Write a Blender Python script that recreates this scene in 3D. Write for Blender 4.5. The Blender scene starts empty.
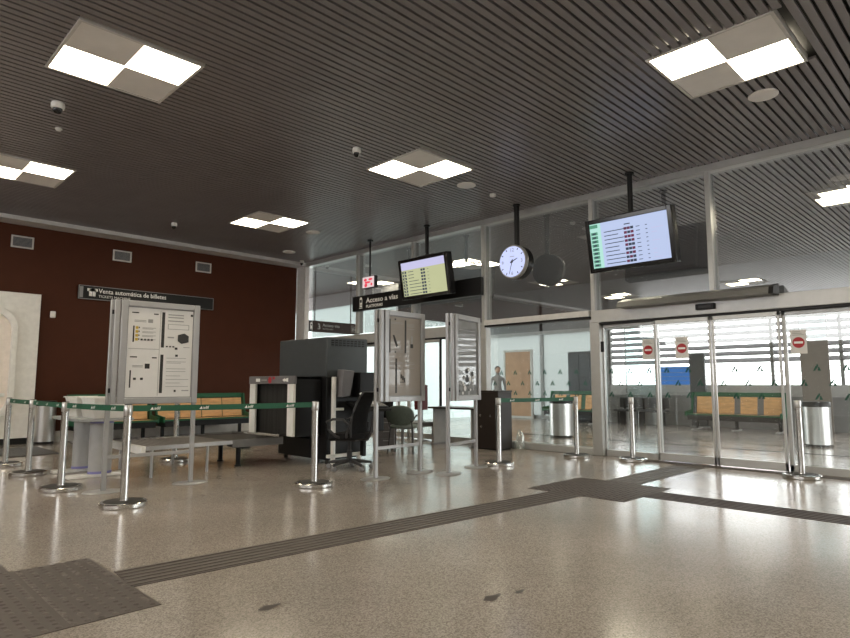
import bpy, bmesh, math, random
from mathutils import Vector, Matrix
random.seed(7)
sc = bpy.context.scene
COL = sc.collection
R = math.radians

# ------------------------------------------------------------------ materials
def nm(name):
    m = bpy.data.materials.new(name); m.use_nodes = True
    nt = m.node_tree; nt.nodes.clear()
    out = nt.nodes.new('ShaderNodeOutputMaterial')
    return m, nt, out

def mat(name, col, rough=.5, metal=0, var=.06, scale=9, spec=.5, coat=0, bump=0, stretch=None, trans=0):
    m, nt, out = nm(name); N = nt.nodes; L = nt.links
    b = N.new('ShaderNodeBsdfPrincipled')
    b.inputs['Roughness'].default_value = rough; b.inputs['Metallic'].default_value = metal
    b.inputs['Specular IOR Level'].default_value = spec
    b.inputs['Coat Weight'].default_value = coat; b.inputs['Coat Roughness'].default_value = .03
    tc = N.new('ShaderNodeTexCoord'); no = N.new('ShaderNodeTexNoise')
    no.inputs['Scale'].default_value = scale; no.inputs['Detail'].default_value = 4
    src = tc.outputs['Object']
    if stretch:
        mp = N.new('ShaderNodeMapping'); mp.inputs['Scale'].default_value = stretch
        L.new(src, mp.inputs['Vector']); src = mp.outputs['Vector']
    L.new(src, no.inputs['Vector'])
    r = N.new('ShaderNodeValToRGB')
    r.color_ramp.elements[0].position = .3; r.color_ramp.elements[1].position = .7
    r.color_ramp.elements[0].color = tuple(max(0, c*(1-var)) for c in col)+(1,)
    r.color_ramp.elements[1].color = tuple(min(1, c*(1+var)) for c in col)+(1,)
    L.new(no.outputs['Fac'], r.inputs['Fac']); L.new(r.outputs['Color'], b.inputs['Base Color'])
    if bump:
        bp = N.new('ShaderNodeBump'); bp.inputs['Strength'].default_value = bump; bp.inputs['Distance'].default_value = .01
        L.new(no.outputs['Fac'], bp.inputs['Height']); L.new(bp.outputs['Normal'], b.inputs['Normal'])
    L.new(b.outputs['BSDF'], out.inputs['Surface'])
    return m

def emis(name, col, strength, base=None):
    m, nt, out = nm(name); N = nt.nodes; L = nt.links
    e = N.new('ShaderNodeEmission'); e.inputs['Strength'].default_value = strength
    no = N.new('ShaderNodeTexNoise'); no.inputs['Scale'].default_value = 3
    r = N.new('ShaderNodeValToRGB')
    r.color_ramp.elements[0].color = tuple(c*.95 for c in col)+(1,); r.color_ramp.elements[1].color = tuple(col)+(1,)
    L.new(no.outputs['Fac'], r.inputs['Fac']); L.new(r.outputs['Color'], e.inputs['Color'])
    L.new(e.outputs['Emission'], out.inputs['Surface'])
    return m

def glass(name, tint, base=.10, gain=.75, dirt=.03):
    m, nt, out = nm(name); N = nt.nodes; L = nt.links
    t = N.new('ShaderNodeBsdfTransparent'); t.inputs['Color'].default_value = tuple(tint)+(1,)
    g = N.new('ShaderNodeBsdfGlossy'); g.inputs['Roughness'].default_value = .0
    g.inputs['Color'].default_value = (.95, .97, .97, 1)
    lw = N.new('ShaderNodeLayerWeight'); lw.inputs['Blend'].default_value = .5
    p = N.new('ShaderNodeMath'); p.operation = 'POWER'; p.inputs[1].default_value = 3
    L.new(lw.outputs['Facing'], p.inputs[0])
    ma = N.new('ShaderNodeMath'); ma.operation = 'MULTIPLY_ADD'; ma.inputs[1].default_value = gain; ma.inputs[2].default_value = base
    L.new(p.outputs[0], ma.inputs[0])
    mx = N.new('ShaderNodeMixShader')
    L.new(ma.outputs[0], mx.inputs['Fac']); L.new(t.outputs[0], mx.inputs[1]); L.new(g.outputs[0], mx.inputs[2])
    d = N.new('ShaderNodeBsdfDiffuse'); d.inputs['Color'].default_value = (.7, .72, .7, 1)
    no = N.new('ShaderNodeTexNoise'); no.inputs['Scale'].default_value = 2.5
    dm = N.new('ShaderNodeMath'); dm.operation = 'MULTIPLY'; dm.inputs[1].default_value = dirt*2
    L.new(no.outputs['Fac'], dm.inputs[0])
    m2 = N.new('ShaderNodeMixShader')
    L.new(dm.outputs[0], m2.inputs['Fac']); L.new(mx.outputs[0], m2.inputs[1]); L.new(d.outputs[0], m2.inputs[2])
    L.new(m2.outputs[0], out.inputs['Surface'])
    return m

def translucent(name, col, amt=.6):
    m, nt, out = nm(name); N = nt.nodes; L = nt.links
    t = N.new('ShaderNodeBsdfTranslucent'); d = N.new('ShaderNodeBsdfDiffuse')
    no = N.new('ShaderNodeTexNoise'); no.inputs['Scale'].default_value = 1.2
    r = N.new('ShaderNodeValToRGB')
    r.color_ramp.elements[0].color = tuple(c*.9 for c in col)+(1,); r.color_ramp.elements[1].color = tuple(col)+(1,)
    L.new(no.outputs['Fac'], r.inputs['Fac'])
    L.new(r.outputs['Color'], t.inputs['Color']); L.new(r.outputs['Color'], d.inputs['Color'])
    mx = N.new('ShaderNodeMixShader'); mx.inputs['Fac'].default_value = 1-amt
    L.new(t.outputs[0], mx.inputs[1]); L.new(d.outputs[0], mx.inputs[2]); L.new(mx.outputs[0], out.inputs['Surface'])
    return m

def floor_mat(name):
    m, nt, out = nm(name); N = nt.nodes; L = nt.links
    b = N.new('ShaderNodeBsdfPrincipled')
    tc = N.new('ShaderNodeTexCoord')
    v = N.new('ShaderNodeTexVoronoi'); v.inputs['Scale'].default_value = 120
    n1 = N.new('ShaderNodeTexNoise'); n1.inputs['Scale'].default_value = .55; n1.inputs['Detail'].default_value = 5
    n2 = N.new('ShaderNodeTexNoise'); n2.inputs['Scale'].default_value = 130; n2.inputs['Detail'].default_value = 3
    n3 = N.new('ShaderNodeTexNoise'); n3.inputs['Scale'].default_value = 2.2; n3.inputs['Detail'].default_value = 6
    for n in (v, n1, n2, n3): L.new(tc.outputs['Object'], n.inputs['Vector'])
    rv = N.new('ShaderNodeValToRGB')
    els = rv.color_ramp.elements
    els[0].position = 0; els[0].color = (.255, .224, .196, 1); els[1].position = 1; els[1].color = (.475, .43, .39, 1)
    for p, c in ((.3, (.34, .304, .27, 1)), (.6, (.405, .365, .328, 1))):
        e = els.new(p); e.color = c
    sep = N.new('ShaderNodeSeparateColor'); L.new(v.outputs['Color'], sep.inputs['Color'])
    L.new(sep.outputs['Red'], rv.inputs['Fac'])
    r1 = N.new('ShaderNodeValToRGB')
    r1.color_ramp.elements[0].position = .3; r1.color_ramp.elements[0].color = (.8, .8, .8, 1)
    r1.color_ramp.elements[1].position = .7; r1.color_ramp.elements[1].color = (1.06, 1.05, 1.05, 1)
    L.new(n1.outputs['Fac'], r1.inputs['Fac'])
    mul = N.new('ShaderNodeMix'); mul.data_type = 'RGBA'; mul.blend_type = 'MULTIPLY'; mul.inputs['Factor'].default_value = 1
    L.new(rv.outputs['Color'], mul.inputs['A']); L.new(r1.outputs['Color'], mul.inputs['B'])
    r2 = N.new('ShaderNodeValToRGB')
    r2.color_ramp.elements[0].position = .35; r2.color_ramp.elements[0].color = (.78, .77, .76, 1)
    r2.color_ramp.elements[1].position = .6; r2.color_ramp.elements[1].color = (1.08, 1.08, 1.08, 1)
    L.new(n2.outputs['Fac'], r2.inputs['Fac'])
    mul2 = N.new('ShaderNodeMix'); mul2.data_type = 'RGBA'; mul2.blend_type = 'MULTIPLY'; mul2.inputs['Factor'].default_value = 1
    L.new(mul.outputs['Result'], mul2.inputs['A']); L.new(r2.outputs['Color'], mul2.inputs['B'])
    L.new(mul2.outputs['Result'], b.inputs['Base Color'])
    rr = N.new('ShaderNodeMapRange'); rr.inputs['From Min'].default_value = .3; rr.inputs['From Max'].default_value = .7
    rr.inputs['To Min'].default_value = .15; rr.inputs['To Max'].default_value = .21
    L.new(n3.outputs['Fac'], rr.inputs['Value']); L.new(rr.outputs['Result'], b.inputs['Roughness'])
    b.inputs['Specular IOR Level'].default_value = .6
    L.new(b.outputs['BSDF'], out.inputs['Surface'])
    return m

def tactile_mat(name, col, dots=False):
    m, nt, out = nm(name); N = nt.nodes; L = nt.links
    b = N.new('ShaderNodeBsdfPrincipled'); b.inputs['Roughness'].default_value = .5
    no = N.new('ShaderNodeTexNoise'); no.inputs['Scale'].default_value = 14
    tc = N.new('ShaderNodeTexCoord'); L.new(tc.outputs['Object'], no.inputs['Vector'])
    r = N.new('ShaderNodeValToRGB')
    r.color_ramp.elements[0].color = tuple(c*.75 for c in col)+(1,); r.color_ramp.elements[1].color = tuple(c*1.25 for c in col)+(1,)
    L.new(no.outputs['Fac'], r.inputs['Fac']); L.new(r.outputs['Color'], b.inputs['Base Color'])
    L.new(b.outputs['BSDF'], out.inputs['Surface'])
    return m

M = {}
M['floor'] = floor_mat('terrazzo')
M['slat'] = mat('slat_metal', (.240, .221, .224), .36, .15, .06, 2)
M['void'] = mat('void_black', (.006, .006, .006), .9)
M['red'] = mat('red_wall_paint', (.066, .0190, .0080), .6, 0, .05, 3, spec=.2)
M['white_wall'] = mat('white_wall_paint', (.62, .60, .57), .5)
M['trim'] = mat('grey_white_trim', (.66, .65, .64), .42, .1)
M['alu'] = mat('white_aluminium', (.47, .47, .46), .32, .25, .04)
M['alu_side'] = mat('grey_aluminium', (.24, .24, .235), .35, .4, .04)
M['glass'] = glass('door_glass', (.90, .955, .95))
M['glass_up'] = glass('upper_glass', (.55, .58, .58), .34, .65, .03)
M['lamp'] = emis('lamp_panel', (1, .88, .66), 24)
M['lamp_frame'] = mat('lamp_frame', (.62, .60, .57), .45)
M['lamp_blank'] = mat('lamp_blank_panel', (.84, .81, .78), .5, 0, .05, 3)
M['chrome'] = mat('polished_steel', (.66, .65, .63), .2, 1, .03)
M['steel'] = mat('brushed_steel', (.62, .61, .60), .30, .9, .05, 6, stretch=(1, 1, .05))
M['silver'] = mat('silver_paint', (.40, .40, .41), .34, .35, .03)
M['silver_dk'] = mat('silver_dark', (.26, .26, .27), .38, .4, .03)
M['black'] = mat('black_plastic', (.014, .014, .015), .4, spec=.25)
M['black_gloss'] = mat('black_gloss', (.010, .010, .011), .16)
M['rubber'] = mat('black_rubber', (.03, .028, .027), .6)
M['green_tape'] = mat('green_webbing', (.012, .105, .055), .55, 0, .1, 30)
M['white'] = mat('white_print', (.88, .88, .86), .5)
M['white_pl'] = mat('white_plastic', (.84, .83, .80), .35)
M['paper'] = mat('paper', (.72, .71, .70), .55, 0, .03, 5, coat=.0)
M['paper2'] = mat('paper_warm', (.30, .265, .235), .5, 0, .04, 5, coat=.9)
M['paper3'] = mat('paper_dark', (.20, .20, .20), .5, 0, .15, 6, coat=1.0)
M['ink'] = mat('ink', (.03, .03, .03), .6)
M['ink_grey'] = mat('ink_grey', (.33, .33, .33), .6)
M['yellow'] = mat('yellow_print', (.60, .42, .06), .6)
M['sign_red'] = mat('sign_red', (.42, .02, .03), .5)
M['wood'] = mat('bench_wood', (.66, .39, .17), .42, 0, .18, 5, stretch=(1, 1, 5))
M['green_frame'] = mat('green_bench_frame', (.008, .095, .040), .4)
M['gunmetal'] = mat('scanner_grey', (.052, .060, .066), .45, .1)
M['scan_black'] = mat('scanner_black', (.010, .010, .011), .42, spec=.25)
M['curtain'] = mat('lead_curtain', (.030, .029, .028), .6, 0, .3, 18, spec=.2, stretch=(1, 1, .03))
M['belt'] = mat('conveyor_belt', (.045, .042, .040), .5)
M['conv_side'] = mat('conveyor_side', (.13, .125, .12), .45, .3)
M['roller'] = mat('roller_metal', (.32, .31, .30), .35, .7)
M['leg_grey'] = mat('table_leg_grey', (.42, .42, .42), .45)
M['lilac'] = mat('lilac_edge', (.22, .21, .48), .5)
M['table_top'] = mat('table_top_grey', (.36, .37, .38), .4)
M['mesh_fab'] = mat('black_mesh_fabric', (.012, .012, .013), .8, 0, .4, 60, spec=.15)
M['chair_grey'] = mat('dark_grey_plastic', (.05, .05, .053), .45, spec=.25)
M['cab'] = mat('cabinet_grey', (.15, .145, .155), .45)
M['green_fab'] = mat('grey_green_fabric', (.13, .165, .145), .75, 0, .1, 30)
M['green_light'] = mat('grey_green_seat', (.20, .23, .21), .7, 0, .1, 30)
M['dark_desk'] = mat('counter_dark_brown', (.022, .016, .013), .4)
M['maroon'] = mat('maroon_metal', (.10, .010, .012), .4)
M['tact'] = tactile_mat('tactile_brown', (.080, .066, .061))
M['tact_d'] = tactile_mat('tactile_dark', (.060, .048, .045))
M['tact_l'] = tactile_mat('tactile_line', (.125, .106, .096))
M['scr2'] = emis('screen_blue', (.55, .64, .90), .9)
M['scr1'] = emis('screen_yellow', (.60, .62, .36), .85)
M['scr_lilac'] = emis('screen_lilac', (.62, .60, .86), .9)
M['scr_green'] = emis('screen_green', (.16, .45, .30), .7)
M['scr_ltgreen'] = emis('screen_light_green', (.50, .85, .75), .9)
M['scr_ink'] = emis('screen_ink', (.10, .12, .17), .5)
M['scr_maroon'] = emis('screen_maroon', (.25, .06, .12), .6)
M['clock'] = emis('clock_face', (.60, .66, 1.0), 1.05)
M['ledred'] = emis('red_pictogram', (.9, .08, .12), .9)
M['ledpink'] = emis('pink_panel', (.95, .75, .75), .8)
M['sign_white'] = mat('sign_white_print', (.88, .88, .86), .5)
M['frost'] = translucent('frosted_panel', (.19, .21, .205), .7)
M['frost2'] = translucent('frosted_panel_bright', (.30, .33, .325), .7)
M['frost3'] = translucent('frosted_screen', (.50, .58, .57), .7)
M['louvre'] = translucent('louvre_white', (.17, .17, .178), .45)
M['facade_grey'] = mat('facade_grey', (.42, .42, .42), .5)
M['facade_dark'] = mat('facade_dark', (.22, .22, .225), .5)
M['soffit'] = mat('soffit_dark', (.05, .05, .05), .6)
M['teal'] = glass('teal_glass', (.80, .94, .95), .06, .4, .10)
M['blue_board'] = translucent('blue_board', (.11, .24, .42), .8)
M['orange_wood'] = mat('orange_door_wood', (.50, .30, .18), .5, 0, .12, 3)
M['beige'] = mat('beige_panel', (.92, .83, .76), .5)  # paled to stand in for window light reflected in the recess
M['decal'] = mat('green_decal', (.008, .085, .055), .5)
M['clear'] = glass('clear_plastic', (.85, .88, .86), .18, .6, .25)
M['skin'] = mat('skin', (.42, .27, .2), .6)
M['cloth_grey'] = mat('grey_clothes', (.22, .22, .22), .8)
M['hair'] = mat('dark_hair', (.03, .025, .02), .7)
M['brown_panel'] = mat('brown_grey_panel', (.20, .175, .155), .5)

# ------------------------------------------------------------------ mesh helpers
class MB:
    def __init__(s): s.v = []; s.f = []; s.mi = []; s.mats = []; s.sm = []
    def _m(s, m):
        if m not in s.mats: s.mats.append(m)
        return s.mats.index(m)
    def add(s, verts, faces, m, T=None, smooth=False):
        o = len(s.v); k = s._m(m)
        for p in verts:
            p = Vector(p)
            s.v.append(T @ p if T else p)
        for f in faces:
            s.f.append([i+o for i in f]); s.mi.append(k); s.sm.append(smooth)
        return s
    def box(s, x0, x1, y0, y1, z0, z1, m, T=None):
        v = [(x, y, z) for z in (z0, z1) for y in (y0, y1) for x in (x0, x1)]
        f = [(0, 2, 3, 1), (4, 5, 7, 6), (0, 1, 5, 4), (2, 6, 7, 3), (0, 4, 6, 2), (1, 3, 7, 5)]
        return s.add(v, f, m, T)
    def quad(s, pts, m, T=None): return s.add(pts, [tuple(range(len(pts)))], m, T)
    def lathe(s, prof, m, n=24, T=None, c=(0, 0, 0)):
        v = []; f = []
        for (r, z) in prof:
            for i in range(n):
                a = 2*math.pi*i/n; v.append((c[0]+r*math.cos(a), c[1]+r*math.sin(a), c[2]+z))
        for j in range(len(prof)-1):
            for i in range(n):
                a = j*n+i; b = j*n+(i+1) % n; f.append((a, b, b+n, a+n))
        f.append(tuple(range(n))[::-1]); f.append(tuple(range((len(prof)-1)*n, len(prof)*n)))
        return s.add(v, f, m, T, True)
    def cyl(s, x, y, z0, z1, r, m, n=20, T=None, r1=None): return s.lathe([(r, z0), (r if r1 is None else r1, z1)], m, n, T, (x, y, 0))
    def tube(s, pts, r, m, n=8, T=None, closed=False):
        pts = [Vector(p) for p in pts]; v = []; f = []; k = len(pts)
        rr = r if isinstance(r, (list, tuple)) else [r]*k
        up = Vector((0, 0, 1))
        for i, p in enumerate(pts):
            if closed: d = pts[(i+1) % k]-pts[i-1]
            else: d = pts[min(i+1, k-1)]-pts[max(i-1, 0)]
            d.normalize()
            a = d.cross(up if abs(d.z) < .95 else Vector((1, 0, 0))).normalized(); b = a.cross(d)
            for j in range(n):
                t = 2*math.pi*j/n; v.append(p+(a*math.cos(t)+b*math.sin(t))*rr[i])
        for i in range(k if closed else k-1):
            for j in range(n):
                i2 = (i+1) % k
                f.append((i*n+j, i2*n+j, i2*n+(j+1) % n, i*n+(j+1) % n))
        if not closed: f.append(tuple(range(n))); f.append(tuple(range((k-1)*n, k*n))[::-1])
        return s.add(v, f, m, T, True)
    def prism(s, poly, y0, y1, m, T=None, smooth=False):     # poly in (x, z), extruded along y
        n = len(poly)
        v = [(x, y0, z) for x, z in poly]+[(x, y1, z) for x, z in poly]
        f = [tuple(range(n)), tuple(range(n, 2*n))[::-1]]+[(i, i+n, (i+1) % n+n, (i+1) % n) for i in range(n)]
        return s.add(v, f, m, T)
    def zprism(s, poly, z0, z1, m, T=None):
        n = len(poly)
        v = [(x, y, z0) for x, y in poly]+[(x, y, z1) for x, y in poly]
        f = [tuple(range(n))[::-1], tuple(range(n, 2*n))]+[(i, (i+1) % n, (i+1) % n+n, i+n) for i in range(n)]
        return s.add(v, f, m, T)
    def frame(s, x0, x1, z0, z1, w, y0, y1, m, T=None):
        s.box(x0, x0+w, y0, y1, z0, z1, m, T); s.box(x1-w, x1, y0, y1, z0, z1, m, T)
        s.box(x0+w, x1-w, y0, y1, z0, z0+w, m, T); s.box(x0+w, x1-w, y0, y1, z1-w, z1, m, T)
        return s
    def disc(s, cx, cz, r, y, m, T=None, n=28, rz=None):
        return s.add([(cx+r*math.cos(2*math.pi*i/n), y, cz+(rz or r)*math.sin(2*math.pi*i/n)) for i in range(n)], [tuple(range(n))], m, T)
    def text(s, txt, x, z, size, y, m, T=None, align='LEFT', bold=0, sx=1):
        cu = bpy.data.curves.new('t', 'FONT'); cu.body = txt; cu.size = size; cu.align_x = align
        cu.resolution_u = 2; cu.offset = bold
        ob = bpy.data.objects.new('t', cu); COL.objects.link(ob)
        dg = bpy.context.evaluated_depsgraph_get(); dg.update()
        me = bpy.data.meshes.new_from_object(ob.evaluated_get(dg))
        vs = [(x+v.co.x*sx, y, z+v.co.y) for v in me.vertices]; fs = [tuple(p.vertices) for p in me.polygons]
        bpy.data.objects.remove(ob); bpy.data.curves.remove(cu); bpy.data.meshes.remove(me)
        return s.add(vs, fs, m, T)
    def build(s, name, parent=None, bevel=0, seg=2, smooth=False, label=None):
        me = bpy.data.meshes.new(name)
        me.from_pydata([tuple(v) for v in s.v], [], s.f)
        for m in s.mats: me.materials.append(M[m])
        for p, k, sm in zip(me.polygons, s.mi, s.sm): p.material_index = k; p.use_smooth = sm or smooth
        me.update()
        bm = bmesh.new(); bm.from_mesh(me)
        if not getattr(s, 'flat', False): bmesh.ops.recalc_face_normals(bm, faces=bm.faces)
        bm.to_mesh(me); bm.free()
        try: me.set_sharp_from_angle(angle=R(40))
        except Exception: pass
        o = bpy.data.objects.new(name, me); COL.objects.link(o)
        if parent: o.parent = parent
        if bevel:
            b = o.modifiers.new('bevel', 'BEVEL'); b.width = bevel; b.segments = seg; b.limit_method = 'ANGLE'; b.angle_limit = R(40)
        if label: o['label'] = label
        return o

def tag(o, label, cat, group=None):
    o['label'] = label; o['category'] = cat
    if group: o['group'] = group
    return o
def thing(name, label, cat, loc=(0, 0, 0), rz=0, group=None, rx=0):
    o = bpy.data.objects.new(name, None); COL.objects.link(o); o.empty_display_size = .1
    o.location = loc; o.rotation_euler = (rx, 0, rz)
    return tag(o, label, cat, group)
def struct(o): o['kind'] = 'structure'; return o
def sempty(name, loc=(0, 0, 0), rz=0):
    o = bpy.data.objects.new(name, None); COL.objects.link(o); o.location = loc; o.rotation_euler = (0, 0, rz)
    o['kind'] = 'structure'; return o
def dup(root, loc, rz=None, label=None, group=None):
    r = root.copy(); COL.objects.link(r); r.location = loc
    if rz is not None: r.rotation_euler = (0, 0, rz)
    if label: r['label'] = label
    if group: r['group'] = group
    for ch in list(root.children):
        c = ch.copy(); COL.objects.link(c); c.parent = r
        for g in ch.children:
            d = g.copy(); COL.objects.link(d); d.parent = c
    return r
FACE = R(-90)       # turns a thing's front (local -y) to the glass wall's front (world -x)
H = 4.55; GX = 9.45; GP = 9.57

# ------------------------------------------------------------------ room shell
b = MB(); b.quad([(-8, -6, 0), (26, -6, 0), (26, 30, 0), (-8, 30, 0)], 'floor'); struct(b.build('floor'))
LAMPS = [(x, y) for x in (-2.93, 1.47, 5.86) for y in (-3.1, 1.42, 5.97, 10.45)]
b = MB()
b.box(-8, GX, -6, 14.2, 4.66, 4.75, 'void')
y = -5.95
while y < 14.14:
    cuts = [(-8, GX-.02)]
    for lx, ly in LAMPS:
        if y+.076 > ly and y < ly+1.2:
            nc = []
            for a, c in cuts:
                if lx > a and lx+1.2 < c: nc += [(a, lx), (lx+1.2, c)]
                else: nc.append((a, c))
            cuts = nc
    for a, c in cuts: b.box(a, c, y, y+.070, H, H+.03, 'slat')
    y += .1
struct(b.build('ceiling'))
b = MB(); b.box(-8, GX+.1, 14.17, 14.62, 4.47, 4.52, 'trim'); b.box(-8, GX+.1, 14.14, 14.17, 4.47, 4.75, 'trim')
struct(b.build('trim_1'))
b = MB(); b.box(-8, GX-.0, 14.6, 14.8, 0, 4.75, 'red'); struct(b.build('wall_back'))
b = MB(); b.box(-8, GX-.02, 14.57, 14.6, 0, .22, 'white_wall'); struct(b.build('baseboard_back'))
# end column between red wall and glazing
b = MB(); b.box(GX-.02, GX+.13, 14.14, 14.56, 0, 4.47, 'trim'); struct(b.build('trim_2', bevel=.01))
# unseen walls behind the camera; high openings added in one for fill daylight
def wall_open(name, T, length, holes, za=.9, zb=3.6):
    b = MB(); xs = [0]
    for a, c in holes: xs += [a, c]
    xs.append(length)
    for i in range(0, len(xs), 2): b.box(xs[i], xs[i+1], 0, .2, 0, 4.75, 'white_wall', T)
    for a, c in holes:
        b.box(a, c, 0, .2, 0, za, 'white_wall', T); b.box(a, c, 0, .2, zb, 4.75, 'white_wall', T)
    return struct(b.build(name))
wall_open('wall_left', Matrix.Translation((-8, -6, 0)) @ Matrix.Rotation(R(90), 4, 'Z'), 20.8, [(2, 9), (10, 19)], 2.85, 4.35)
wall_open('wall_front', Matrix.Translation((-8, -6.2, 0)), 17.6, [])

# ------------------------------------------------------------------ glazed wall
MULL = [14.02, 11.87, 9.86, 7.79, 5.33, 3.34, 1.30, -.75, -2.8, -4.85]
# head beam
b = MB(); b.box(GX-.03, GX+.2, -6, 14.2, 4.44, 4.55, 'alu'); struct(b.build('trim_3', bevel=.006))
n = 4
for i, my in enumerate(MULL):
    full = my in (7.79, 5.33)
    if i == 0: continue
    z0 = 0 if full else 2.46
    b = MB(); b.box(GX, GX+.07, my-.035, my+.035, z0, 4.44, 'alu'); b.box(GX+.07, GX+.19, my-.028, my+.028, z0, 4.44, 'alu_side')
    struct(b.build('trim_%d' % n)); n += 1
# low wide jambs of the entrance (photo: broad white mullion beside the sliding doors)
b = MB(); b.box(GX-.01, GX+.1, 5.22, 5.4, 0, 2.3, 'alu'); struct(b.build('trim_%d' % n, bevel=.008)); n += 1
b = MB(); b.box(GX-.005, GX+.15, 7.72, 7.98, 0, 2.4, 'alu'); struct(b.build('trim_%d' % n, bevel=.008)); n += 1
# transom of the fixed window and its sill
b = MB(); b.box(GX-.03, GX+.15, 5.4, 7.75, 2.37, 2.47, 'trim'); b.box(GX-.01, GX+.13, 5.4, 7.75, 2.33, 2.37, 'black'); struct(b.build('trim_%d' % n)); n += 1
b = MB(); b.box(GX-.02, GX+.2, 5.4, 7.75, 0, .11, 'alu'); struct(b.build('trim_%d' % n, bevel=.01)); n += 1
# door headers
b = MB(); b.box(GX-.02, GX+.2, -6, 5.36, 2.25, 2.46, 'alu'); b.box(GX+.0, GX+.15, -6, 5.36, 2.21, 2.25, 'black'); struct(b.build('trim_%d' % n, bevel=.006)); n += 1
b = MB(); b.box(GX-.02, GX+.2, 7.85, 14.1, 2.2, 2.42, 'alu'); b.box(GX+.0, GX+.15, 7.85, 14.1, 2.16, 2.2, 'black'); struct(b.build('trim_%d' % n, bevel=.006)); n += 1

MARK = [[(-.055, -.05), (-.02, -.05), (.0, .02), (-.012, .035)], [(.005, .06), (.028, .045), (.0, -.02), (-.015, -.01)],
        [(.012, -.05), (.06, -.05), (.035, .015), (.022, .012)]]
def decals(parent, y0, y1, x):
    b = MB(); b.flat = True; k = 0
    for row, z in enumerate((1.42, 1.215, 1.03)):
        yy = 7.10 - (0 if row != 1 else .165) - .335*60 + 20.1
        yy = 7.10 + .335*3 - (.17 if row == 1 else 0)
        while yy > y0+.08:
            if yy < y1-.08:
                for p in MARK: b.quad([(x, yy-px*.8, z+pz*.8) for px, pz in p], 'decal')
                k += 1
            yy -= .335
    if k: b.build('logo_decals', parent, label='row of dark green three-leaf marks')
def pane(name, y0, y1, z0, z1, x=GP, m='glass', dec=False):
    b = MB(); b.quad([(x, y1, z0), (x, y0, z0), (x, y0, z1), (x, y1, z1)], m)
    o = struct(b.build(name))
    if dec: decals(o, y0, y1, x-.006)
    return o
w = 1
for i in range(len(MULL)-1):
    z0 = 2.46
    pane('window_%d' % w, MULL[i+1]+.035, MULL[i]-.035, z0, 4.44, m='glass_up'); w += 1
pane('window_%d' % w, 5.4, 7.72, .11, 2.33, dec=True); w += 1
# fixed side lights with frames
def fixed(y0, y1, zt, x=GP, fr=.05):
    global w
    b = MB(); T = Matrix.Translation((0, 0, 0))
    for (a, c, e, f) in ((y0, y0+fr, 0, zt), (y1-fr, y1, 0, zt), (y0, y1, 0, .1), (y0, y1, zt-.05, zt)):
        b.box(x-.03, x+.03, a, c, e, f, 'alu')
    o = struct(b.build('window_%d' % w, bevel=.004)); w += 1
    g = MB(); g.quad([(x, y1-fr, .1), (x, y0+fr, .1), (x, y0+fr, zt-.05), (x, y1-fr, zt-.05)], 'glass')
    g.build('pane', o); decals(o, y0, y1, x-.008)
    return o
fixed(4.24, 5.25, 2.21); fixed(.2, 2.46, 2.21); fixed(-6, .2, 2.21)
fixed(10.95, 14.05, 2.16); fixed(7.98, 8.9, 2.16)
d = 1
def leaf(y0, y1, zt, x, m='glass'):
    global d
    b = MB()
    for (a, c, e, f) in ((y0, y0+.03, 0, zt), (y1-.03, y1, 0, zt), (y0, y1, .02, .13), (y0, y1, zt-.06, zt)):
        b.box(x-.025, x+.025, a, c, e, f, 'alu')
    o = struct(b.build('door_%d' % d, bevel=.004)); d += 1
    g = MB(); g.quad([(x, y1-.045, .13), (x, y0+.045, .13), (x, y0+.045, zt-.06), (x, y1-.045, zt-.06)], m)
    g.build('pane', o); decals(o, y0, y1, x-.008)
    return o
leaf(3.39, 4.26, 2.21, 9.46); leaf(2.46, 3.37, 2.21, 9.46)
leaf(8.98, 9.95, 2.16, 9.46); leaf(9.97, 10.95, 2.16, 9.46)
b = MB(); b.box(9.435, 9.44, 8.93, 9.0, .02, 2.16, 'black'); struct(b.build('trim_%d' % n)); n += 1
# dark threshold strip under the doors
b = MB(); b.box(9.24, 9.43, 1.2, 4.4, 0.0, .006, 'tact_d'); struct(b.build('trim_%d' % n)); n += 1
b = MB(); b.box(12.2, 12.27, -3, 9, 0.0, .004, 'void'); struct(b.build('trim_%d' % n)); n += 1

# door operator box on the header, and the sensor
t = thing('door_operator', 'long grey drive box lying along the top of the sliding door header', 'door operator', (0, 0, 0))
b = MB(); b.prism([(9.16, 2.44), (9.2, 2.53), (9.44, 2.60), (9.44, 2.44)], 2.5, 4.75, 'alu_side'); b.build('cover', t, bevel=.005)
b = MB(); b.prism([(9.155, 2.435), (9.195, 2.535), (9.445, 2.605), (9.445, 2.435)], 2.44, 2.5, 'black'); b.build('end_cap', t)
t = thing('motion_sensor', 'small black motion sensor on the header over the sliding doors', 'sensor', (9.42, 3.43, 2.36), FACE)
b = MB(); b.box(-.14, .14, -.05, .03, -.045, .045, 'black'); b.build('housing', t, bevel=.012)
b = MB(); b.box(-.09, .09, -.054, -.05, -.02, .02, 'chair_grey'); b.build('lens', t)

# no-entry notices
def notice(y, z, label):
    t = thing('entry_notice', label, 'sign', (9.456 if y < 4.3 and y > 2.45 else 9.566, y, z), FACE, 'no entry notices on the glass')
    b = MB(); b.box(-.1, .1, -.004, 0, -.165, .165, 'paper'); b.build('sheet', t)
    b = MB(); b.disc(0, -.01, .075, -.006, 'sign_red'); b.box(-.055, .055, -.0085, -.007, -.025, .005, 'white')
    for k in range(3): b.box(-.07, .07 - .02*k, -.0065, -.0055, .09+.022*k, .098+.022*k, 'ink_grey')
    b.build('printed_symbol', t, label='red disc with a white bar')
notice(3.83, 1.76, 'no entry notice on the left sliding door leaf, nearest the dark red disc row centre')
notice(4.42, 1.76, 'no entry notice on the fixed glass left of the sliding doors')
notice(2.27, 1.78, 'no entry notice on the fixed glass right of the sliding doors')
bpy.data.objects['entry_notice']['label'] = 'no entry notice taped to the left leaf of the sliding doors'
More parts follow.
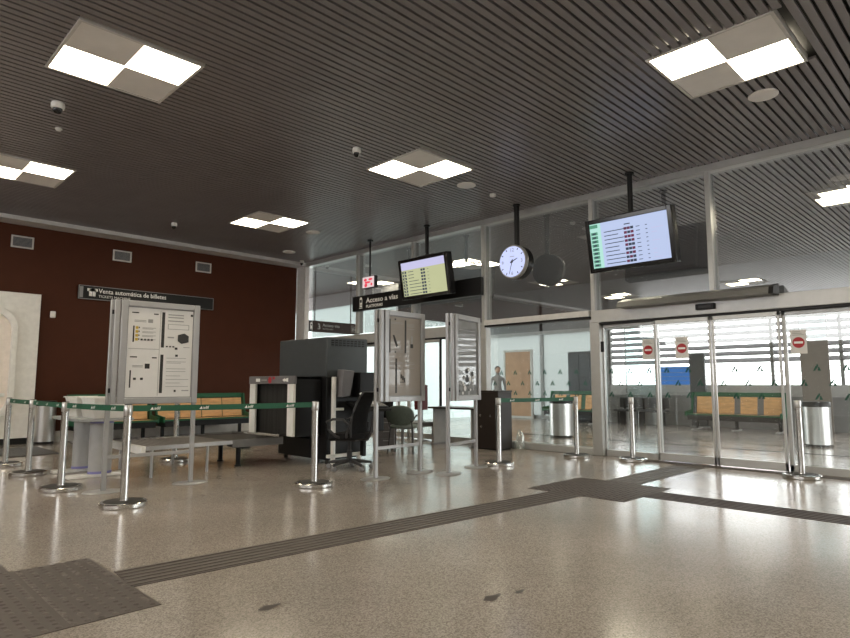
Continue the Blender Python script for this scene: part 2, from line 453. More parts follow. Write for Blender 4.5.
# small black door contact on the entrance jamb
t = tag(MB().box(-.03, .03, -.02, 0, -.09, .09, 'black').build('key_switch', bevel=.006), 'small black key switch on the white jamb left of the sliding doors', 'switch')
t.location = (9.435, 5.16, 1.83); t.rotation_euler = (0, 0, FACE)

# ------------------------------------------------------------------ ceiling fittings
def lamp_fix():
    t = thing('ceiling_light', '', 'ceiling light')
    b = MB()
    b.frame(0, 1.2, 0, 1.2, .03, 0, .08, 'lamp_frame', Matrix(((1, 0, 0, 0), (0, 0, 1, 0), (0, 1, 0, -.012), (0, 0, 0, 1))))
    b.build('frame', t)
    q = .57
    for (x, y, m, nme) in ((.03, .6, 'lamp', 'light_panel'), (.6, .03, 'lamp', 'light_panel'), (.03, .03, 'lamp_blank', 'blank_panel'), (.6, .6, 'lamp_blank', 'blank_panel')):
        b = MB(); b.box(x+.004, x+q-.004, y+.004, y+q-.004, -.006, .06, m); b.build(nme, t)
    return t
LL = {(1.47, 5.97): 'largest checkered ceiling light at left, above the small white dome camera',
      (5.86, 1.42): 'square checkered ceiling light nearest the glass wall at the right, beside a round speaker',
      (5.86, 5.97): 'square checkered ceiling light at the middle of the ceiling above the wall clock pole',
      (5.86, 10.45): 'small distant checkered ceiling light closest to the far corner of the hall',
      (1.47, 10.45): 'checkered ceiling light partly cut off by the left edge of the photo'}
LP = lamp_fix(); first = True
for p in LAMPS:
    lab = LL.get(p, 'checkered ceiling light over the hall behind the viewer')
    grp = 'checkered ceiling lights'
    if p not in LL: grp = 'ceiling lights behind the viewer'
    if first: LP.location = (p[0], p[1], H); tag(LP, lab, 'ceiling light', grp); first = False
    else: dup(LP, (p[0], p[1], H), 0, lab, grp)
for p, lab in (((12.25, 1.3), 'ceiling light seen through the upper glass at the right edge'), ((12.25, 5.8), 'unseen ceiling light added to brighten the floor beyond, behind the large blue screen'),
               ((12.25, 10.3), 'ceiling light beyond the upper glass between the yellowish screen and the clock'), ((12.25, 14.8), 'ceiling light added to brighten the hall beyond, above the number 3 sign')):
    dup(LP, (p[0], p[1], H), 0, lab, 'ceiling lights beyond the glass')  # row added to brighten the hall beyond; some match lamps visible in the glass

def dome(x, y, lab, r=.075):
    t = thing('dome_camera', lab, 'camera', (x, y, H), 0, 'dome cameras')
    MB().lathe([(r*.6, .08), (r*.62, .001), (r*.9, 0), (r, -.02), (r, -.06), (r*.85, -.075)], 'white_pl', 20).build('housing', t)
    MB().lathe([(r*.72, -.07), (r*.68, -.10), (r*.45, -.125), (.005, -.135)], 'black_gloss', 20).build('lens_dome', t)
dome(1.81, 8.03, 'white dome camera on the ceiling below the big left light')
dome(5.22, 6.6, 'white dome camera on the ceiling left of the central ceiling light', .06)
dome(5.07, 12.49, 'white dome camera on the dark ceiling near the red wall', .06)
dome(9.15, 13.9, 'white dome camera tucked into the far corner above the glass wall', .06)
def speaker(x, y, lab):
    o = MB().lathe([(.16, 0), (.16, -.012), (.145, -.018), (.01, -.02)], 'lamp_blank', 28).build('ceiling_speaker')
    tag(o, lab, 'speaker', 'round ceiling speakers'); o.location = (x, y, H)
speaker(7.56, 1.99, 'round grey ceiling speaker beside the right ceiling light')
speaker(7.55, 6.56, 'round grey ceiling speaker next to the central ceiling light')
speaker(7.56, 11.07, 'round grey ceiling speaker beside the distant ceiling light')
speaker(8.3, 13.2, 'round grey ceiling speaker in the far corner')
o = tag(MB().lathe([(.05, 0), (.06, -.015), (.05, -.05), (.02, -.06)], 'white_pl', 18).build('smoke_detector'), 'small white smoke detector on the ceiling before the clock pole', 'smoke detector'); o.location = (8.25, 6.55, H)
o = tag(MB().lathe([(.04, 0), (.045, -.012), (.03, -.035), (.01, -.04)], 'white_pl', 16).build('smoke_detector'), 'tiny white ceiling detector just below the left dome camera', 'smoke detector'); o.location = (2.02, 8.84, H)

# ------------------------------------------------------------------ hanging screens, clock, signs
def hang_pole(t, z0, r=.035, y=0):
    # pole part of a hung thing whose origin is at its centre
    MB().cyl(0, y, z0, H-t.location.z, r, 'black', 16).build('pole', t)
    MB().cyl(0, y, H-t.location.z-.03, H-t.location.z-.002, .07, 'black', 16).build('ceiling_plate', t)

def screen(loc, wd, hg, style, lab):
    t = thing('departure_screen', lab, 'screen', loc, FACE)
    T = Matrix.Rotation(R(9.5), 4, 'X')
    x1 = wd/2; z1 = hg/2
    b = MB(); b.box(-x1, x1, 0, .16, -z1, z1, 'black_gloss', T); b.box(-x1+.15, x1-.15, .16, .26, -z1+.08, z1-.08, 'black', T); b.build('casing', t, bevel=.012)
    b = MB(); b.frame(-x1, x1, -z1, z1, .07, -.02, 0, 'black_gloss', T); b.build('bezel', t, bevel=.008)
    sw = x1-.07; sh = z1-.07
    b = MB(); Y0 = -.004
    def r(xa, xb, za, zb, m, dy=0): b.box(xa, xb, Y0-.002-dy, Y0-dy, za, zb, m, T)
    if style == 2:
        r(-sw, sw, -sh, sh, 'scr2'); r(-sw, -sw+.19, -sh, sh, 'scr_ltgreen', .002)
        r(-sw, -sw+.14, sh-.07, sh-.015, 'scr_green', .004)
        for k in range(10):
            z = sh-.16-k*.064
            r(-sw+.015, -sw+.13, z-.024, z+.024, 'scr_green', .004)
            r(-sw+.04, -sw+.10, z-.012, z+.012, 'scr_ink', .006)
            ln = random.choice((.24, .33, .42, .18))
            r(-sw+.24, -sw+.24+ln, z-.006, z+.006, 'scr_ink', .004)
            if k < 9:
                for q in range(3): r(-.06+q*.055, -.012+q*.055, z-.02, z+.02, random.choice(('scr_maroon', 'scr_maroon', 'scr_ink')), .004)
                r(.14, .2, z-.005, z+.005, 'scr_ink', .004); r(.29, .32, z-.005, z+.005, 'scr_ink', .004)
                r(.38, .38+random.random()*.2, z-.004, z+.004, 'scr_lilac', .004)
        r(-.05, .05, sh-.10, sh-.085, 'scr_ink', .004)
    else:
        r(-sw, sw, -sh, sh, 'scr1'); r(-sw, sw, sh-.16, sh, 'scr_lilac', .002)
        for k in range(8):
            z = sh-.205-k*.068
            r(-sw+.02, -sw+.14, z-.026, z+.022, 'scr_ink', .004)
            r(-sw+.06, -sw+.10, z-.014, z+.01, 'scr1', .006)
            r(-sw+.2, -sw+.2+random.choice((.16, .3, .42, .36)), z-.006, z+.006, 'scr_ink', .004)
            for q in range(2): r(-.06+q*.07, -.005+q*.07, z-.022, z+.022, 'scr_ink', .004)
            r(.13, .17, z-.004, z+.004, 'scr_ink', .004)
        r(-sw+.14, sw-.4, sh-.1, sh-.085, 'scr_lilac', .004)
    b.build('display', t)
    hang_pole(t, z1-.05, .04, .1)
    MB().box(-.22, .22, .06, .14, z1-.03, z1+.05, 'black').build('bracket', t, bevel=.01)
    return t
screen((8.84, 4.33, 3.43), 1.42, .86, 2, 'large hanging departure screen with a pale blue timetable, in front of the doors')
screen((8.84, 8.88, 3.43), 1.42, .86, 1, 'hanging screen with a yellowish timetable overlapping the black overhead sign')

t = thing('station_clock', 'round white station clock hanging on a black pole by the glass wall', 'clock', (9.0, 6.64, 3.44), FACE)
T = Matrix.Rotation(R(90), 4, 'X')
MB().lathe([(.30, .0), (.315, .02), (.315, .07), (.30, .09)], 'silver', 40, T).build('rim', t)
o = MB().lathe([(.30, -.16), (.31, -.15), (.31, 0), (.30, .01)], 'black_gloss', 40, T).build('casing', t)
MB().disc(0, 0, .285, -.094, 'clock', n=40).build('face', t)
b = MB()
for k in range(12):
    a = R(30*k)
    if k % 3: b.quad([(math.sin(a)*r_+s_*.008*math.cos(a), -.0965, math.cos(a)*r_-s_*.008*math.sin(a)) for r_, s_ in ((.23, -1), (.27, -1), (.27, 1), (.23, 1))], 'ink')
for s_, x_, z_ in (('12', 0, .185), ('3', .215, -.035), ('6', 0, -.25), ('9', -.215, -.035)): b.text(s_, x_, z_, .095, -.0965, 'ink_grey', align='CENTER')
b.box(-.05, .05, -.0968, -.0962, .09, .10, 'ink_grey')
b.build('dial_numbers', t)
def hand(nm_, ang, ln, wd):
    a = R(ang); d = Vector((math.sin(a), 0, math.cos(a))); p = Vector((math.cos(a), 0, -math.sin(a)))
    b = MB(); b.quad([tuple(Vector((0, -.099, 0))-d*.045-p*wd), tuple(Vector((0, -.099, 0))+d*ln-p*wd*.5), tuple(Vector((0, -.099, 0))+d*ln+p*wd*.5), tuple(Vector((0, -.099, 0))-d*.045+p*wd)], 'ink'); b.build(nm_, t)
hand('hour_hand', 68, .13, .013); hand('minute_hand', 196, .24, .009)
MB().disc(0, 0, .025, -.100, 'ink').build('hub', t)
hang_pole(t, .30, .05, .07)

t = thing('pictogram_sign', 'small square lit sign with red pictograms hanging on a thin rod', 'sign', (8.9, 10.76, 3.55), FACE)
MB().box(-.22, .22, 0, .1, -.14, .14, 'chair_grey').build('casing', t, bevel=.008)
b = MB(); b.box(-.205, .205, -.004, 0, -.125, .125, 'ledpink')
for (x_, z_, rx_, rz_) in ((-.1, .055, .055, .035), (.08, .06, .075, .028), (-.02, -.005, .11, .025), (-.08, -.07, .055, .045), (.12, -.06, .035, .035)): b.disc(x_, z_, rx_, -.006, 'ledred', n=12, rz=rz_)
b.build('display', t)
hang_pole(t, .14, .022, .05)

def train_icon(b, x, z, h, y, m, hole):
    w_ = h*.42
    b.add([(x-w_/2, y, z), (x+w_/2, y, z), (x+w_/2, y, z+h*.8), (x+w_*.3, y, z+h), (x-w_*.3, y, z+h), (x-w_/2, y, z+h*.8)], [(0, 1, 2, 3, 4, 5)], m)
    b.box(x-w_*.32, x+w_*.32, y-.002, y-.0005, z+h*.45, z+h*.75, hole)
    b.disc(x-w_*.25, z+h*.2, h*.05, y-.002, hole, n=10); b.disc(x+w_*.25, z+h*.2, h*.05, y-.002, hole, n=10)
    b.box(x-w_*.6, x+w_*.6, y-.001, y, z-h*.15, z-h*.07, m)

t = thing('overhead_sign', 'long black sign reading Acceso a vías fixed across the glass wall', 'sign', (9.4, 11.93, 2.99), FACE)
MB().box(0, 4.17, -.04, .04, 0, .37, 'black').build('board', t, bevel=.005)
b = MB(); train_icon(b, .34, .09, .24, -.042, 'sign_white', 'black')
b.text('Acceso a vías', .54, .175, .17, -.042, 'sign_white', bold=.004, sx=1.25); b.text('PLATFORMS', .54, .055, .095, -.042, 'sign_white', bold=.003, sx=1.2); b.build('lettering', t, label='white lettering and train pictogram')

t = thing('wall_sign', 'black sign reading Venta automática de billetes on the red wall', 'sign', (3.9, 14.58, 3.05), 0)
MB().box(0, 3.07, -.05, .01, 0, .3, 'black').build('board', t, bevel=.006)
MB().frame(0, 3.07, 0, .3, .012, -.056, -.05, 'silver_dk').build('edge_frame', t)
b = MB(); b.box(.02, .09, -.052, -.05, .03, .27, 'silver_dk')
for x_ in (.24, .31): b.box(x_-.03, x_+.03, -.053, -.05, .07, .22, 'sign_white'); b.box(x_-.07, x_+.07, -.053, -.05, .18, .24, 'sign_white')
b.text('Venta automática de billetes', .40, .155, .14, -.053, 'sign_white', bold=.002, sx=.93); b.text('TICKETS MACHINE', .40, .055, .08, -.053, 'sign_white'); b.build('lettering', t, label='white lettering and ticket pictogram')

t = thing('platform_sign', 'dark sign with a 3 and Acceso vías seen through the far end glazing', 'sign', (9.72, 14.5, 2.69), 0)
MB().box(0, 1.95, -.03, .03, 0, .32, 'chair_grey').build('board', t, bevel=.005)
b = MB(); train_icon(b, .17, .09, .17, -.032, 'sign_white', 'chair_grey')
b.text('3', .37, .08, .24, -.032, 'sign_white', bold=.003); b.text('Acceso vías', .56, .165, .13, -.032, 'sign_white', bold=.002); b.text('PLATFORMS', .56, .07, .07, -.032, 'sign_white')
b.frame(1.6, 1.82, .06, .26, .012, -.034, -.031, 'sign_white')
for x_ in (1.66, 1.71, 1.76): b.box(x_-.015, x_+.015, -.034, -.031, .09, .19, 'sign_white'); b.disc(x_, .215, .016, -.034, 'sign_white', n=10)
b.build('lettering', t, label='white number, lettering and lift pictogram')
for x_ in (.3, 1.6): MB().cyl(x_, 0, .32, H-2.69-.0, .015, 'chair_grey', 10).build('hanger_rod', t)

# wall vents
def vent(x, lab):
    t = thing('wall_vent', lab, 'vent', (x, 14.595, 3.99), 0, 'ventilation grilles on the red wall')
    MB().frame(0, .4, 0, .25, .03, -.03, .003, 'lamp_frame').build('frame', t, bevel=.004)
    b = MB(); b.box(.03, .37, -.008, 0, .03, .22, 'chair_grey')
    for k in range(7): b.box(.03, .37, -.02, -.006, .045+k*.025, .055+k*.025, 'silver_dk')
    b.build('grille', t)
vent(2.62, 'white framed vent high on the red wall above the pale wall unit')
vent(4.57, 'white framed vent on the red wall over the start of the ticket sign')
vent(6.5, 'white framed vent on the red wall nearest the far corner')
o = tag(MB().box(-.05, .05, -.06, .005, -.07, .07, 'white_pl').build('wall_detector', bevel=.02, seg=3), 'small white sensor on the red wall beside the pale wall unit', 'sensor'); o.location = (3.45, 14.595, 2.66)

# ------------------------------------------------------------------ pale wall unit with rounded opening
def rrect(x0, x1, z0, z1, r, n=8):
    out = []
    for cx, cz, a0 in ((x1-r, z1-r, 0), (x0+r, z1-r, 90), (x0+r, z0+r, 180), (x1-r, z0+r, 270)):
        for k in range(n+1):
            a = R(a0+90*k/n); out.append((cx+r*math.cos(a), cz+r*math.sin(a)))
    return out
t = thing('wall_unit', 'tall pale wall unit with a rounded opening against the red wall at far left', 'wall unit', (.7, 14.6, 0), 0)
b = MB(); b.box(0, 2.5, -.12, -.003, .12, 3.05, 'white_pl'); b.build('body', t, bevel=.008)
b = MB(); b.box(.04, 2.46, -.09, -.003, 0, .12, 'black'); b.build('plinth', t)
o_ = rrect(.4, 2.12, .46, 2.74, .45); i_ = rrect(.50, 2.02, .58, 2.62, .36)
b = MB(); k = len(o_)
v = [(x, -.22, z) for x, z in o_]+[(x, -.22, z) for x, z in i_]+[(x, -.12, z) for x, z in o_]+[(x, -.12, z) for x, z in i_]
f = []
for i in range(k):
    j = (i+1) % k
    f += [(i, j, j+k, i+k), (i+2*k, j+2*k, j, i), (i+k, j+k, j+3*k, i+3*k)]
b.add(v, f, 'white_pl'); b.build('opening_surround', t, bevel=.006)
b = MB(); b.add([(x, -.125, z) for x, z in i_], [tuple(range(k))], 'beige'); b.build('recess_panel', t, label='beige recessed panel')
b = MB(); b.box(.55, 1.97, -.2, -.126, .95, 1.02, 'white_pl'); b.build('shelf', t, bevel=.01)

# ------------------------------------------------------------------ stanchions and tapes
def stanchion_proto():
    t = thing('barrier_post', '', 'barrier post')
    MB().lathe([(.21, 0), (.22, .008), (.22, .042), (.212, .05), (.185, .052), (.184, .045)], 'chrome', 40).build('base', t)
    MB().lathe([(.184, .044), (.18, .054), (.06, .056), (.04, .058)], 'rubber', 40).build('base_cover', t, label='black rubber inset')
    MB().lathe([(.042, .05), (.038, .07), (.038, .88), (.038, .885)], 'chrome', 24).build('pole', t)
    b = MB(); b.lathe([(.038, .885), (.041, .89), (.041, .985), (.037, .99)], 'steel', 20); hd = b.build('head', t); MB().lathe([(.036, .99), (.034, .997), (.01, .999)], 'black', 20).build('cap', hd, label='black end cap')
    return t
ST = [(2.25, 6.47, 'chrome barrier post nearest the viewer, where the green tape turns the corner'),
      (2.07, 7.94, 'chrome barrier post second in the left row, just before the grey legged tray table'),
      (2.09, 9.54, 'chrome barrier post third in the left row, in front of the steel wall bin'),
      (2.07, 10.82, 'chrome barrier post at the far left end of the green taped row'),
      (4.27, 6.13, 'chrome barrier post ending the dark green tape in front of the office chair'),
      (7.30, 5.74, 'chrome barrier post standing before the dark brown counter'),
      (9.0, 5.45, 'chrome barrier post in front of the fixed window, beside the bin behind its glass'),
      (9.16, 4.55, 'chrome barrier post in front of the fixed glass left of the doors'),
      (9.06, 2.21, 'chrome barrier post standing right of the sliding doors'),
      (4.07, 9.6, 'chrome barrier post standing behind the conveyor near the wall benches')]
SP = stanchion_proto()
for i, (x, y, lab) in enumerate(ST):
    if i == 0: SP.location = (x, y, 0); tag(SP, lab, 'barrier post', 'chrome barrier posts')
    else: dup(SP, (x, y, 0), 0, lab, 'chrome barrier posts')
def tape(i, j, lab, n=6):
    a = Vector((ST[i][0], ST[i][1], 0)); c = Vector((ST[j][0], ST[j][1], 0)); L_ = (c-a).length
    t = thing('barrier_tape', lab, 'barrier tape', tuple(a)+() if False else (a.x, a.y, 0), math.atan2((c-a).y, (c-a).x), 'green barrier tapes')
    b = MB(); N = 16; x0 = .044; x1 = L_-.044; v = []; f = []
    def zc(x): u = (x-x0)/(x1-x0); return .955-.010*L_*.5*4*u*(1-u)*.5
    for k in range(N+1):
        x = x0+(x1-x0)*k/N; z = zc(x)
        for yy in (-.0015, .0015):
            v += [(x, yy, z-.03), (x, yy, z+.03)]
    for k in range(N):
        o = k*4; f += [(o, o+4, o+5, o+1), (o+2, o+3, o+7, o+6), (o+1, o+5, o+7, o+3), (o, o+2, o+6, o+4)]
    b.add(v, f, 'green_tape'); b.build('webbing', t)
    g = MB(); g.flat = True
    side = -1
    c_ = math.atan2((c-a).y, (c-a).x)
    # the printed side that faces the hall
    nrm = Vector((math.sin(c_), -math.cos(c_)))      # local -y in world
    mid = (a+c)/2; toview = Vector((-mid.x, -mid.y))
    flip = nrm.dot(toview) < 0
    k = max(1, int((x1-x0)/.42))
    for q in range(k):
        x = x0+(x1-x0)*(q+.5)/k; z = zc(x)-.016
        if flip: T_ = Matrix.Translation((x, .0035, z)) @ Matrix.Rotation(R(180), 4, 'Z')
        else: T_ = Matrix.Translation((x, -.0035, z))
        g.text('adif', -.045, .002, .042, 0, 'sign_white', T_, bold=.0008)
        g.quad([(-.085, 0, 0), (-.05, 0, 0), (-.062, 0, .03)], 'sign_white', T_)
    g.build('lettering', t, label='repeated white printed mark')
tape(0, 1, 'green barrier tape between the nearest corner post and the second post of the left row')
tape(1, 2, 'green barrier tape between the second and third posts of the left row')
tape(2, 3, 'green barrier tape at the far end of the left row')
tape(0, 4, 'long dark green barrier tape stretched in front of the conveyor and baggage scanner')
tape(5, 6, 'dark green barrier tape running past the dark counter along the glass')

# ------------------------------------------------------------------ information stands
def stand(p0, p1, style, lab):
    a = Vector((p0[0], p0[1], 0)); c = Vector((p1[0], p1[1], 0)); W = (c-a).length
    t = thing('information_stand', lab, 'information stand', (a.x, a.y, 0), math.atan2((c-a).y, (c-a).x), 'silver framed information stands')
    for x in (0, W):
        MB().box(x-.025, x+.025, -.022, .022, .012, 2.17, 'silver').build('post', t, bevel=.006)
        o = MB().lathe([(.21, 0), (.215, .004), (.2, .012), (.03, .016)], 'silver', 32, Matrix.Diagonal((1, .75, 1, 1)), (x, 0, 0)); o.build('base_plate', t)
    MB().box(.025, W-.025, -.012, .012, .36, .40, 'silver').build('cross_bar', t, bevel=.003)
    x0 = .075; x1 = W-.02; z0 = .97; z1 = 2.17; fw = .07
    for z in (1.1, 2.0):
        for x in (0, W): MB().box(x-.012, x+.02, -.034, -.018, z, z+.05, 'black').build('bracket', t)
    b = MB(); b.frame(x0, x1+.03, z0, z1, fw, -.09, -.032, 'silver'); b.box(.008, x0-.008, -.07, -.028, z0, z1, 'silver'); b.build('frame', t, bevel=.008)
    pm = ('paper', 'paper2', 'paper3')[style]
    b = MB(); b.box(x0+fw-.01, x1+.03-fw+.01, -.064, -.04, z0+fw-.01, z1-fw+.01, pm)
    px0 = x0+fw; px1 = x1+.03-fw; pw = px1-px0; pz0 = z0+fw; ph = z1-fw-pz0
    y = -.0675
    def r(u0, u1, v0, v1, m, dy=0): b.box(px0+u0*pw, px0+u1*pw, y-dy, y+.003-dy, pz0+v0*ph, pz0+v1*ph, m)
    if style == 0:
        b.frame(px0, px1, pz0, pz0+ph, .008, -.070, -.063, 'silver_dk')
        r(.505, .55, .56, .96, 'ink'); r(.505, .55, .05, .48, 'ink')
        r(.03, .48, .535, .54, 'ink_grey'); r(.48, .485, .02, .97, 'ink_grey')
        for u0, v0 in ((.06, .93), (.06, .44)):
            r(u0, u0+.1, v0, v0+.012, 'ink'); r(u0+.32, u0+.39, v0-.005, v0+.008, 'ink')
        r(.30, .37, .83, .87, 'ink_grey'); r(.28, .35, .32, .375, 'ink')
        for k in range(2): r(.1, .27, .835+.014*k, .841+.014*k, 'ink_grey'); r(.1, .25, .335+.014*k, .341+.014*k, 'ink_grey')
        r(.085, .105, .61, .79, 'ink'); r(.065, .085, .11, .3, 'ink')
        for k in range(4):
            r(.12, .16, .755-.043*k, .785-.043*k, 'yellow'); r(.165, .18, .765-.043*k, .78-.043*k, 'ink')
            r(.22, .42, .77-.043*k, .775-.043*k, 'ink_grey'); r(.22, .38, .758-.043*k, .763-.043*k, 'ink_grey')
            r(.2+.05*k, .23+.05*k, .63, .65, 'ink')
        r(.12, .16, .195, .22, 'ink'); r(.22, .26, .195, .22, 'ink')
        for v0 in (.93, .9, .86): r(.6, .6+random.choice((.3, .24)), v0, v0+.012, 'ink_grey')
        r(.95, .985, .93, .955, 'ink')
        b.frame(px0+.6*pw, px0+.93*pw, pz0+.77*ph, pz0+.83*ph, .006, y, y+.003, 'ink_grey')
        r(.6, .7, .67, .685, 'ink_grey')
        b.prism([(px0+u*pw, pz0+v*ph) for u, v in ((.76, .64), (.82, .61), (.93, .63), (.93, .70), (.86, .73), (.76, .71))], y-.001, y+.003, 'ink')
        for u in (.58, .63, .68): r(u, u+.03, .565, .58, 'ink')
        r(.72, .76, .54, .565, 'ink'); r(.85, .95, .565, .572, 'ink_grey')
        for v0 in (.44, .40, .385, .32, .29, .24, .20, .16, .12): r(.6, random.choice((.9, .95, .82)), v0, v0+.005, 'ink_grey')
        r(.73, .77, .46, .485, 'ink'); r(.73, .76, .06, .085, 'ink'); r(.85, .96, .07, .082, 'ink_grey')
    elif style == 1:
        b.frame(px0, px1, pz0, pz0+ph, .006, -.070, -.063, 'silver_dk')
        for (u0, v0, v1) in ((.02, .54, .96), (.50, .54, .96), (.22, .04, .47)): r(u0, u0+.045, v0, v1, 'ink')
        b.prism([(px0+u*pw, pz0+v*ph) for u, v in ((.14, .76), (.18, .76), (.29, .63), (.25, .61), (.18, .69))], y-.001, y+.003, 'ink')
        r(.7, .74, .66, .76, 'ink_grey'); r(.68, .76, .61, .66, 'ink')
        for v0 in (.92, .905, .57, .55, .42, .405, .35, .12): r(.08, .45, v0, v0+.004, 'ink_grey')
        for v0 in (.91, .895, .88, .85, .42, .40, .35): r(.57, .8, v0, v0+.004, 'ink_grey')
        for (u, v) in ((.38, .22), (.43, .2), (.48, .18)): r(u, u+.035, v, v+.05, 'ink')
        r(.36, .52, .17, .178, 'ink'); r(.19, .23, .95, .97, 'ink'); r(.2, .23, .54, .56, 'ink')
    else:
        b.frame(px0, px1, pz0, pz0+ph, .006, -.070, -.063, 'silver_dk')
        for k in range(26):
            u = random.uniform(.05, .8); v = random.uniform(.03, .36)
            b.disc(px0+u*pw, pz0+v*ph, random.uniform(.012, .04), y-.0003*k, random.choice(('ink_grey', 'paper', 'ink')), n=9)
        for k in range(9): r(.1, .9, .5+.045*k, .512+.045*k, 'ink_grey')
    b.build('poster', t, label=('white printed sheets', 'beige printed sheets', 'dark grey glossy poster')[style])
stand((2.37, 7.46), (3.33, 7.38), 0, 'silver information stand with four white printed sheets, behind the nearest barrier post')
stand((5.13, 6.02), (5.96, 6.06), 1, 'silver information stand with beige sheets in front of the grey drawer cabinet')
stand((6.10, 5.66), (6.89, 5.84), 2, 'silver information stand with a dark glossy poster, beside the dark brown counter')

# ------------------------------------------------------------------ baggage scanner
t = thing('baggage_scanner', 'large grey and black baggage x-ray machine behind the green tape', 'baggage scanner', (5.5, 7.62, 0))
def Bx(nme, args, m, bv=.01, lab=None): o = MB().box(*args, m).build(nme, t, bevel=bv, label=lab); return o
Bx('upper_housing', (0, .80, 0, 1.34, 1.31, 1.92), 'gunmetal', .015, 'dark grey upper box')
b = MB()
for i in range(3):
    for j in range(9): b.box(.08+j*.075, .13+j*.075, -.006, .0, 1.79+i*.035, 1.81+i*.035, 'black')
b.build('ventilation_slots', t)
Bx('side_panel', (0.01, .79, -.0, .42, .06, 1.31), 'scan_black', .01)
Bx('rear_housing', (.01, .79, .42, 1.33, .06, .36), 'scan_black', .01)
Bx('tunnel_roof', (.01, .79, .42, 1.33, 1.2, 1.31), 'scan_black', .005)
Bx('back_panel', (.01, .79, 1.25, 1.33, .36, 1.2), 'scan_black', .005)
b = MB(); b.box(-.46, .0, .12, .22, .42, 1.31, 'scan_black'); b.box(-.46, .0, 1.32, 1.40, .42, 1.31, 'scan_black'); b.box(-.46, 0, .12, 1.40, 1.27, 1.31, 'gunmetal'); b.build('tunnel_hood', t, bevel=.006)
b = MB(); b.box(-.5, -.46, .1, 1.43, 1.20, 1.32, 'cab'); b.build('tunnel_header', t, bevel=.006, label='grey header with small pictograms')
b = MB(); T_ = Matrix.Translation((-.505, 1.4, 1.26)) @ Matrix.Rotation(FACE, 4, 'Z')
b.box(.2, .32, -.002, .002, -.025, .025, 'sign_white', T_); b.box(.36, .52, -.002, .002, -.012, .012, 'ink_grey', T_)
b.disc(.62, 0, .05, -.002, 'sign_red', T_, 18); b.box(.70, .76, -.002, .002, .01, .05, 'sign_red', T_)
b.add([(x, -.002, z) for x, z in ((.98, 0), (1.04, .03), (1.04, .015), (1.14, .03), (1.14, -.03), (1.04, -.015), (1.04, -.03))], [tuple(range(7))], 'sign_white', T_)
b.build('pictograms', t)
for y_ in (.12, 1.23): Bx('white_stripe', (-.5, -.46, y_, y_+.17, .43, 1.20), 'white', .006)
b = MB()
for k in range(16): b.box(-.40, -.385, .23+k*.068, .292+k*.068, .43, 1.27, 'curtain')
b.build('curtain', t)
Bx('exit_tunnel', (.79, 1.3, .15, 1.36, .42, 1.28), 'scan_black', .01)
for x_ in (.08, .7):
    for y_ in (.06, 1.2): MB().cyl(x_, y_, 0, .07, .035, 'rubber', 14).build('foot', t)

t = thing('infeed_conveyor', 'low baggage conveyor running up to the scanner mouth', 'conveyor', (3.05, 8.1, 0))
b = MB(); b.box(1.2, 2.02, .03, 1.2, .375, .395, 'belt'); b.build('belt', t, bevel=.004)
for y_ in (0, 1.2):
    MB().box(1.2, 2.02, y_, y_+.03, .30, .41, 'conv_side').build('side_rail', t, bevel=.004, label='dark side rail')
    MB().box(0, 1.2, y_, y_+.03, .35, .405, 'roller').build('side_rail', t, bevel=.004, label='bright metal side rail')
b = MB(); b.box(-.06, 0, -.02, 1.25, .31, .41, 'white_pl'); b.build('end_plate', t, bevel=.012, label='white end plate')
b = MB()
for k in range(15):
    T_ = Matrix.Translation((.05+k*.08, 0, .375)) @ Matrix.Rotation(R(-90), 4, 'X')
    b.cyl(0, 0, .03, 1.2, .025, 'roller', 12, T_)
b.build('rollers', t)
for x_, y_ in ((.1, .04), (.85, .04), (.1, 1.18), (.85, 1.18)): MB().cyl(x_, y_, 0, .35, .018, 'silver', 12).build('leg', t, label='thin silver leg')
for x_, y_ in ((1.45, .3), (1.55, 1.05)):
    b = MB(); b.cyl(x_, y_, .02, .3, .035, 'black', 12); b.cyl(x_, y_, 0, .02, .05, 'black', 12); b.box(x_-.05, x_+.05, y_-.25, y_+.25 if y_ < 1 else y_+.12, .27, .31, 'black'); b.build('leg', t, label='black support leg')

t = thing('outfeed_conveyor', 'low roller table on the exit side of the scanner', 'conveyor', (7.95, 8.75, 0))
for y_ in (0, .6): MB().box(0, 1.2, y_, y_+.04, .34, .43, 'conv_side').build('side_rail', t, bevel=.004)
b = MB()
for k in range(13): b.cyl(0, 0, .04, .6, .028, 'roller', 12, Matrix.Translation((.06+k*.085, 0, .4)) @ Matrix.Rotation(R(-90), 4, 'X'))
b.build('rollers', t)
for x_ in (.2, 1.05):
    for y_ in (.02, .62): MB().box(x_-.02, x_+.02, y_-.02, y_+.02, 0, .34, 'silver_dk').build('leg', t)

# operator console beside the scanner
t = thing('operator_console', 'black scanner operator console with white frame, tilted keyboard and monitor', 'console', (5.55, 7.0, 0))
MB().box(.0, .05, .50, .56, .09, 1.31, 'white_pl').build('upright', t, bevel=.006, label='white upright')
b = MB(); b.box(-.08, .62, .50, .56, .10, .15, 'white_pl'); b.box(.50, .55, .50, .56, .0, .10, 'white_pl'); b.box(0, .05, .5, .56, 0, .10, 'white_pl'); b.build('lower_rail', t, bevel=.006, label='white lower rail')
MB().box(.05, .2, .5, .55, .80, .84, 'white_pl').build('arm', t, bevel=.006, label='white arm')
MB().prism([(.08, 1.0), (.24, 1.02), (.32, 1.40), (.10, 1.42)], .40, .55, 'cab').build('monitor_hood', t, bevel=.01, label='grey angled monitor hood')
MB().box(.40, .95, .36, .55, 1.0, 1.38, 'scan_black').build('monitor', t, bevel=.01)
T_ = Matrix.Translation((.55, .36, .86)) @ Matrix.Rotation(R(18), 4, 'X')
MB().box(-.27, .33, -.2, .2, -.02, .02, 'black', T_).build('keyboard_tray', t, bevel=.006)
b = MB(); b.box(-.2, .3, -.15, .08, .022, .04, 'chair_grey', T_)
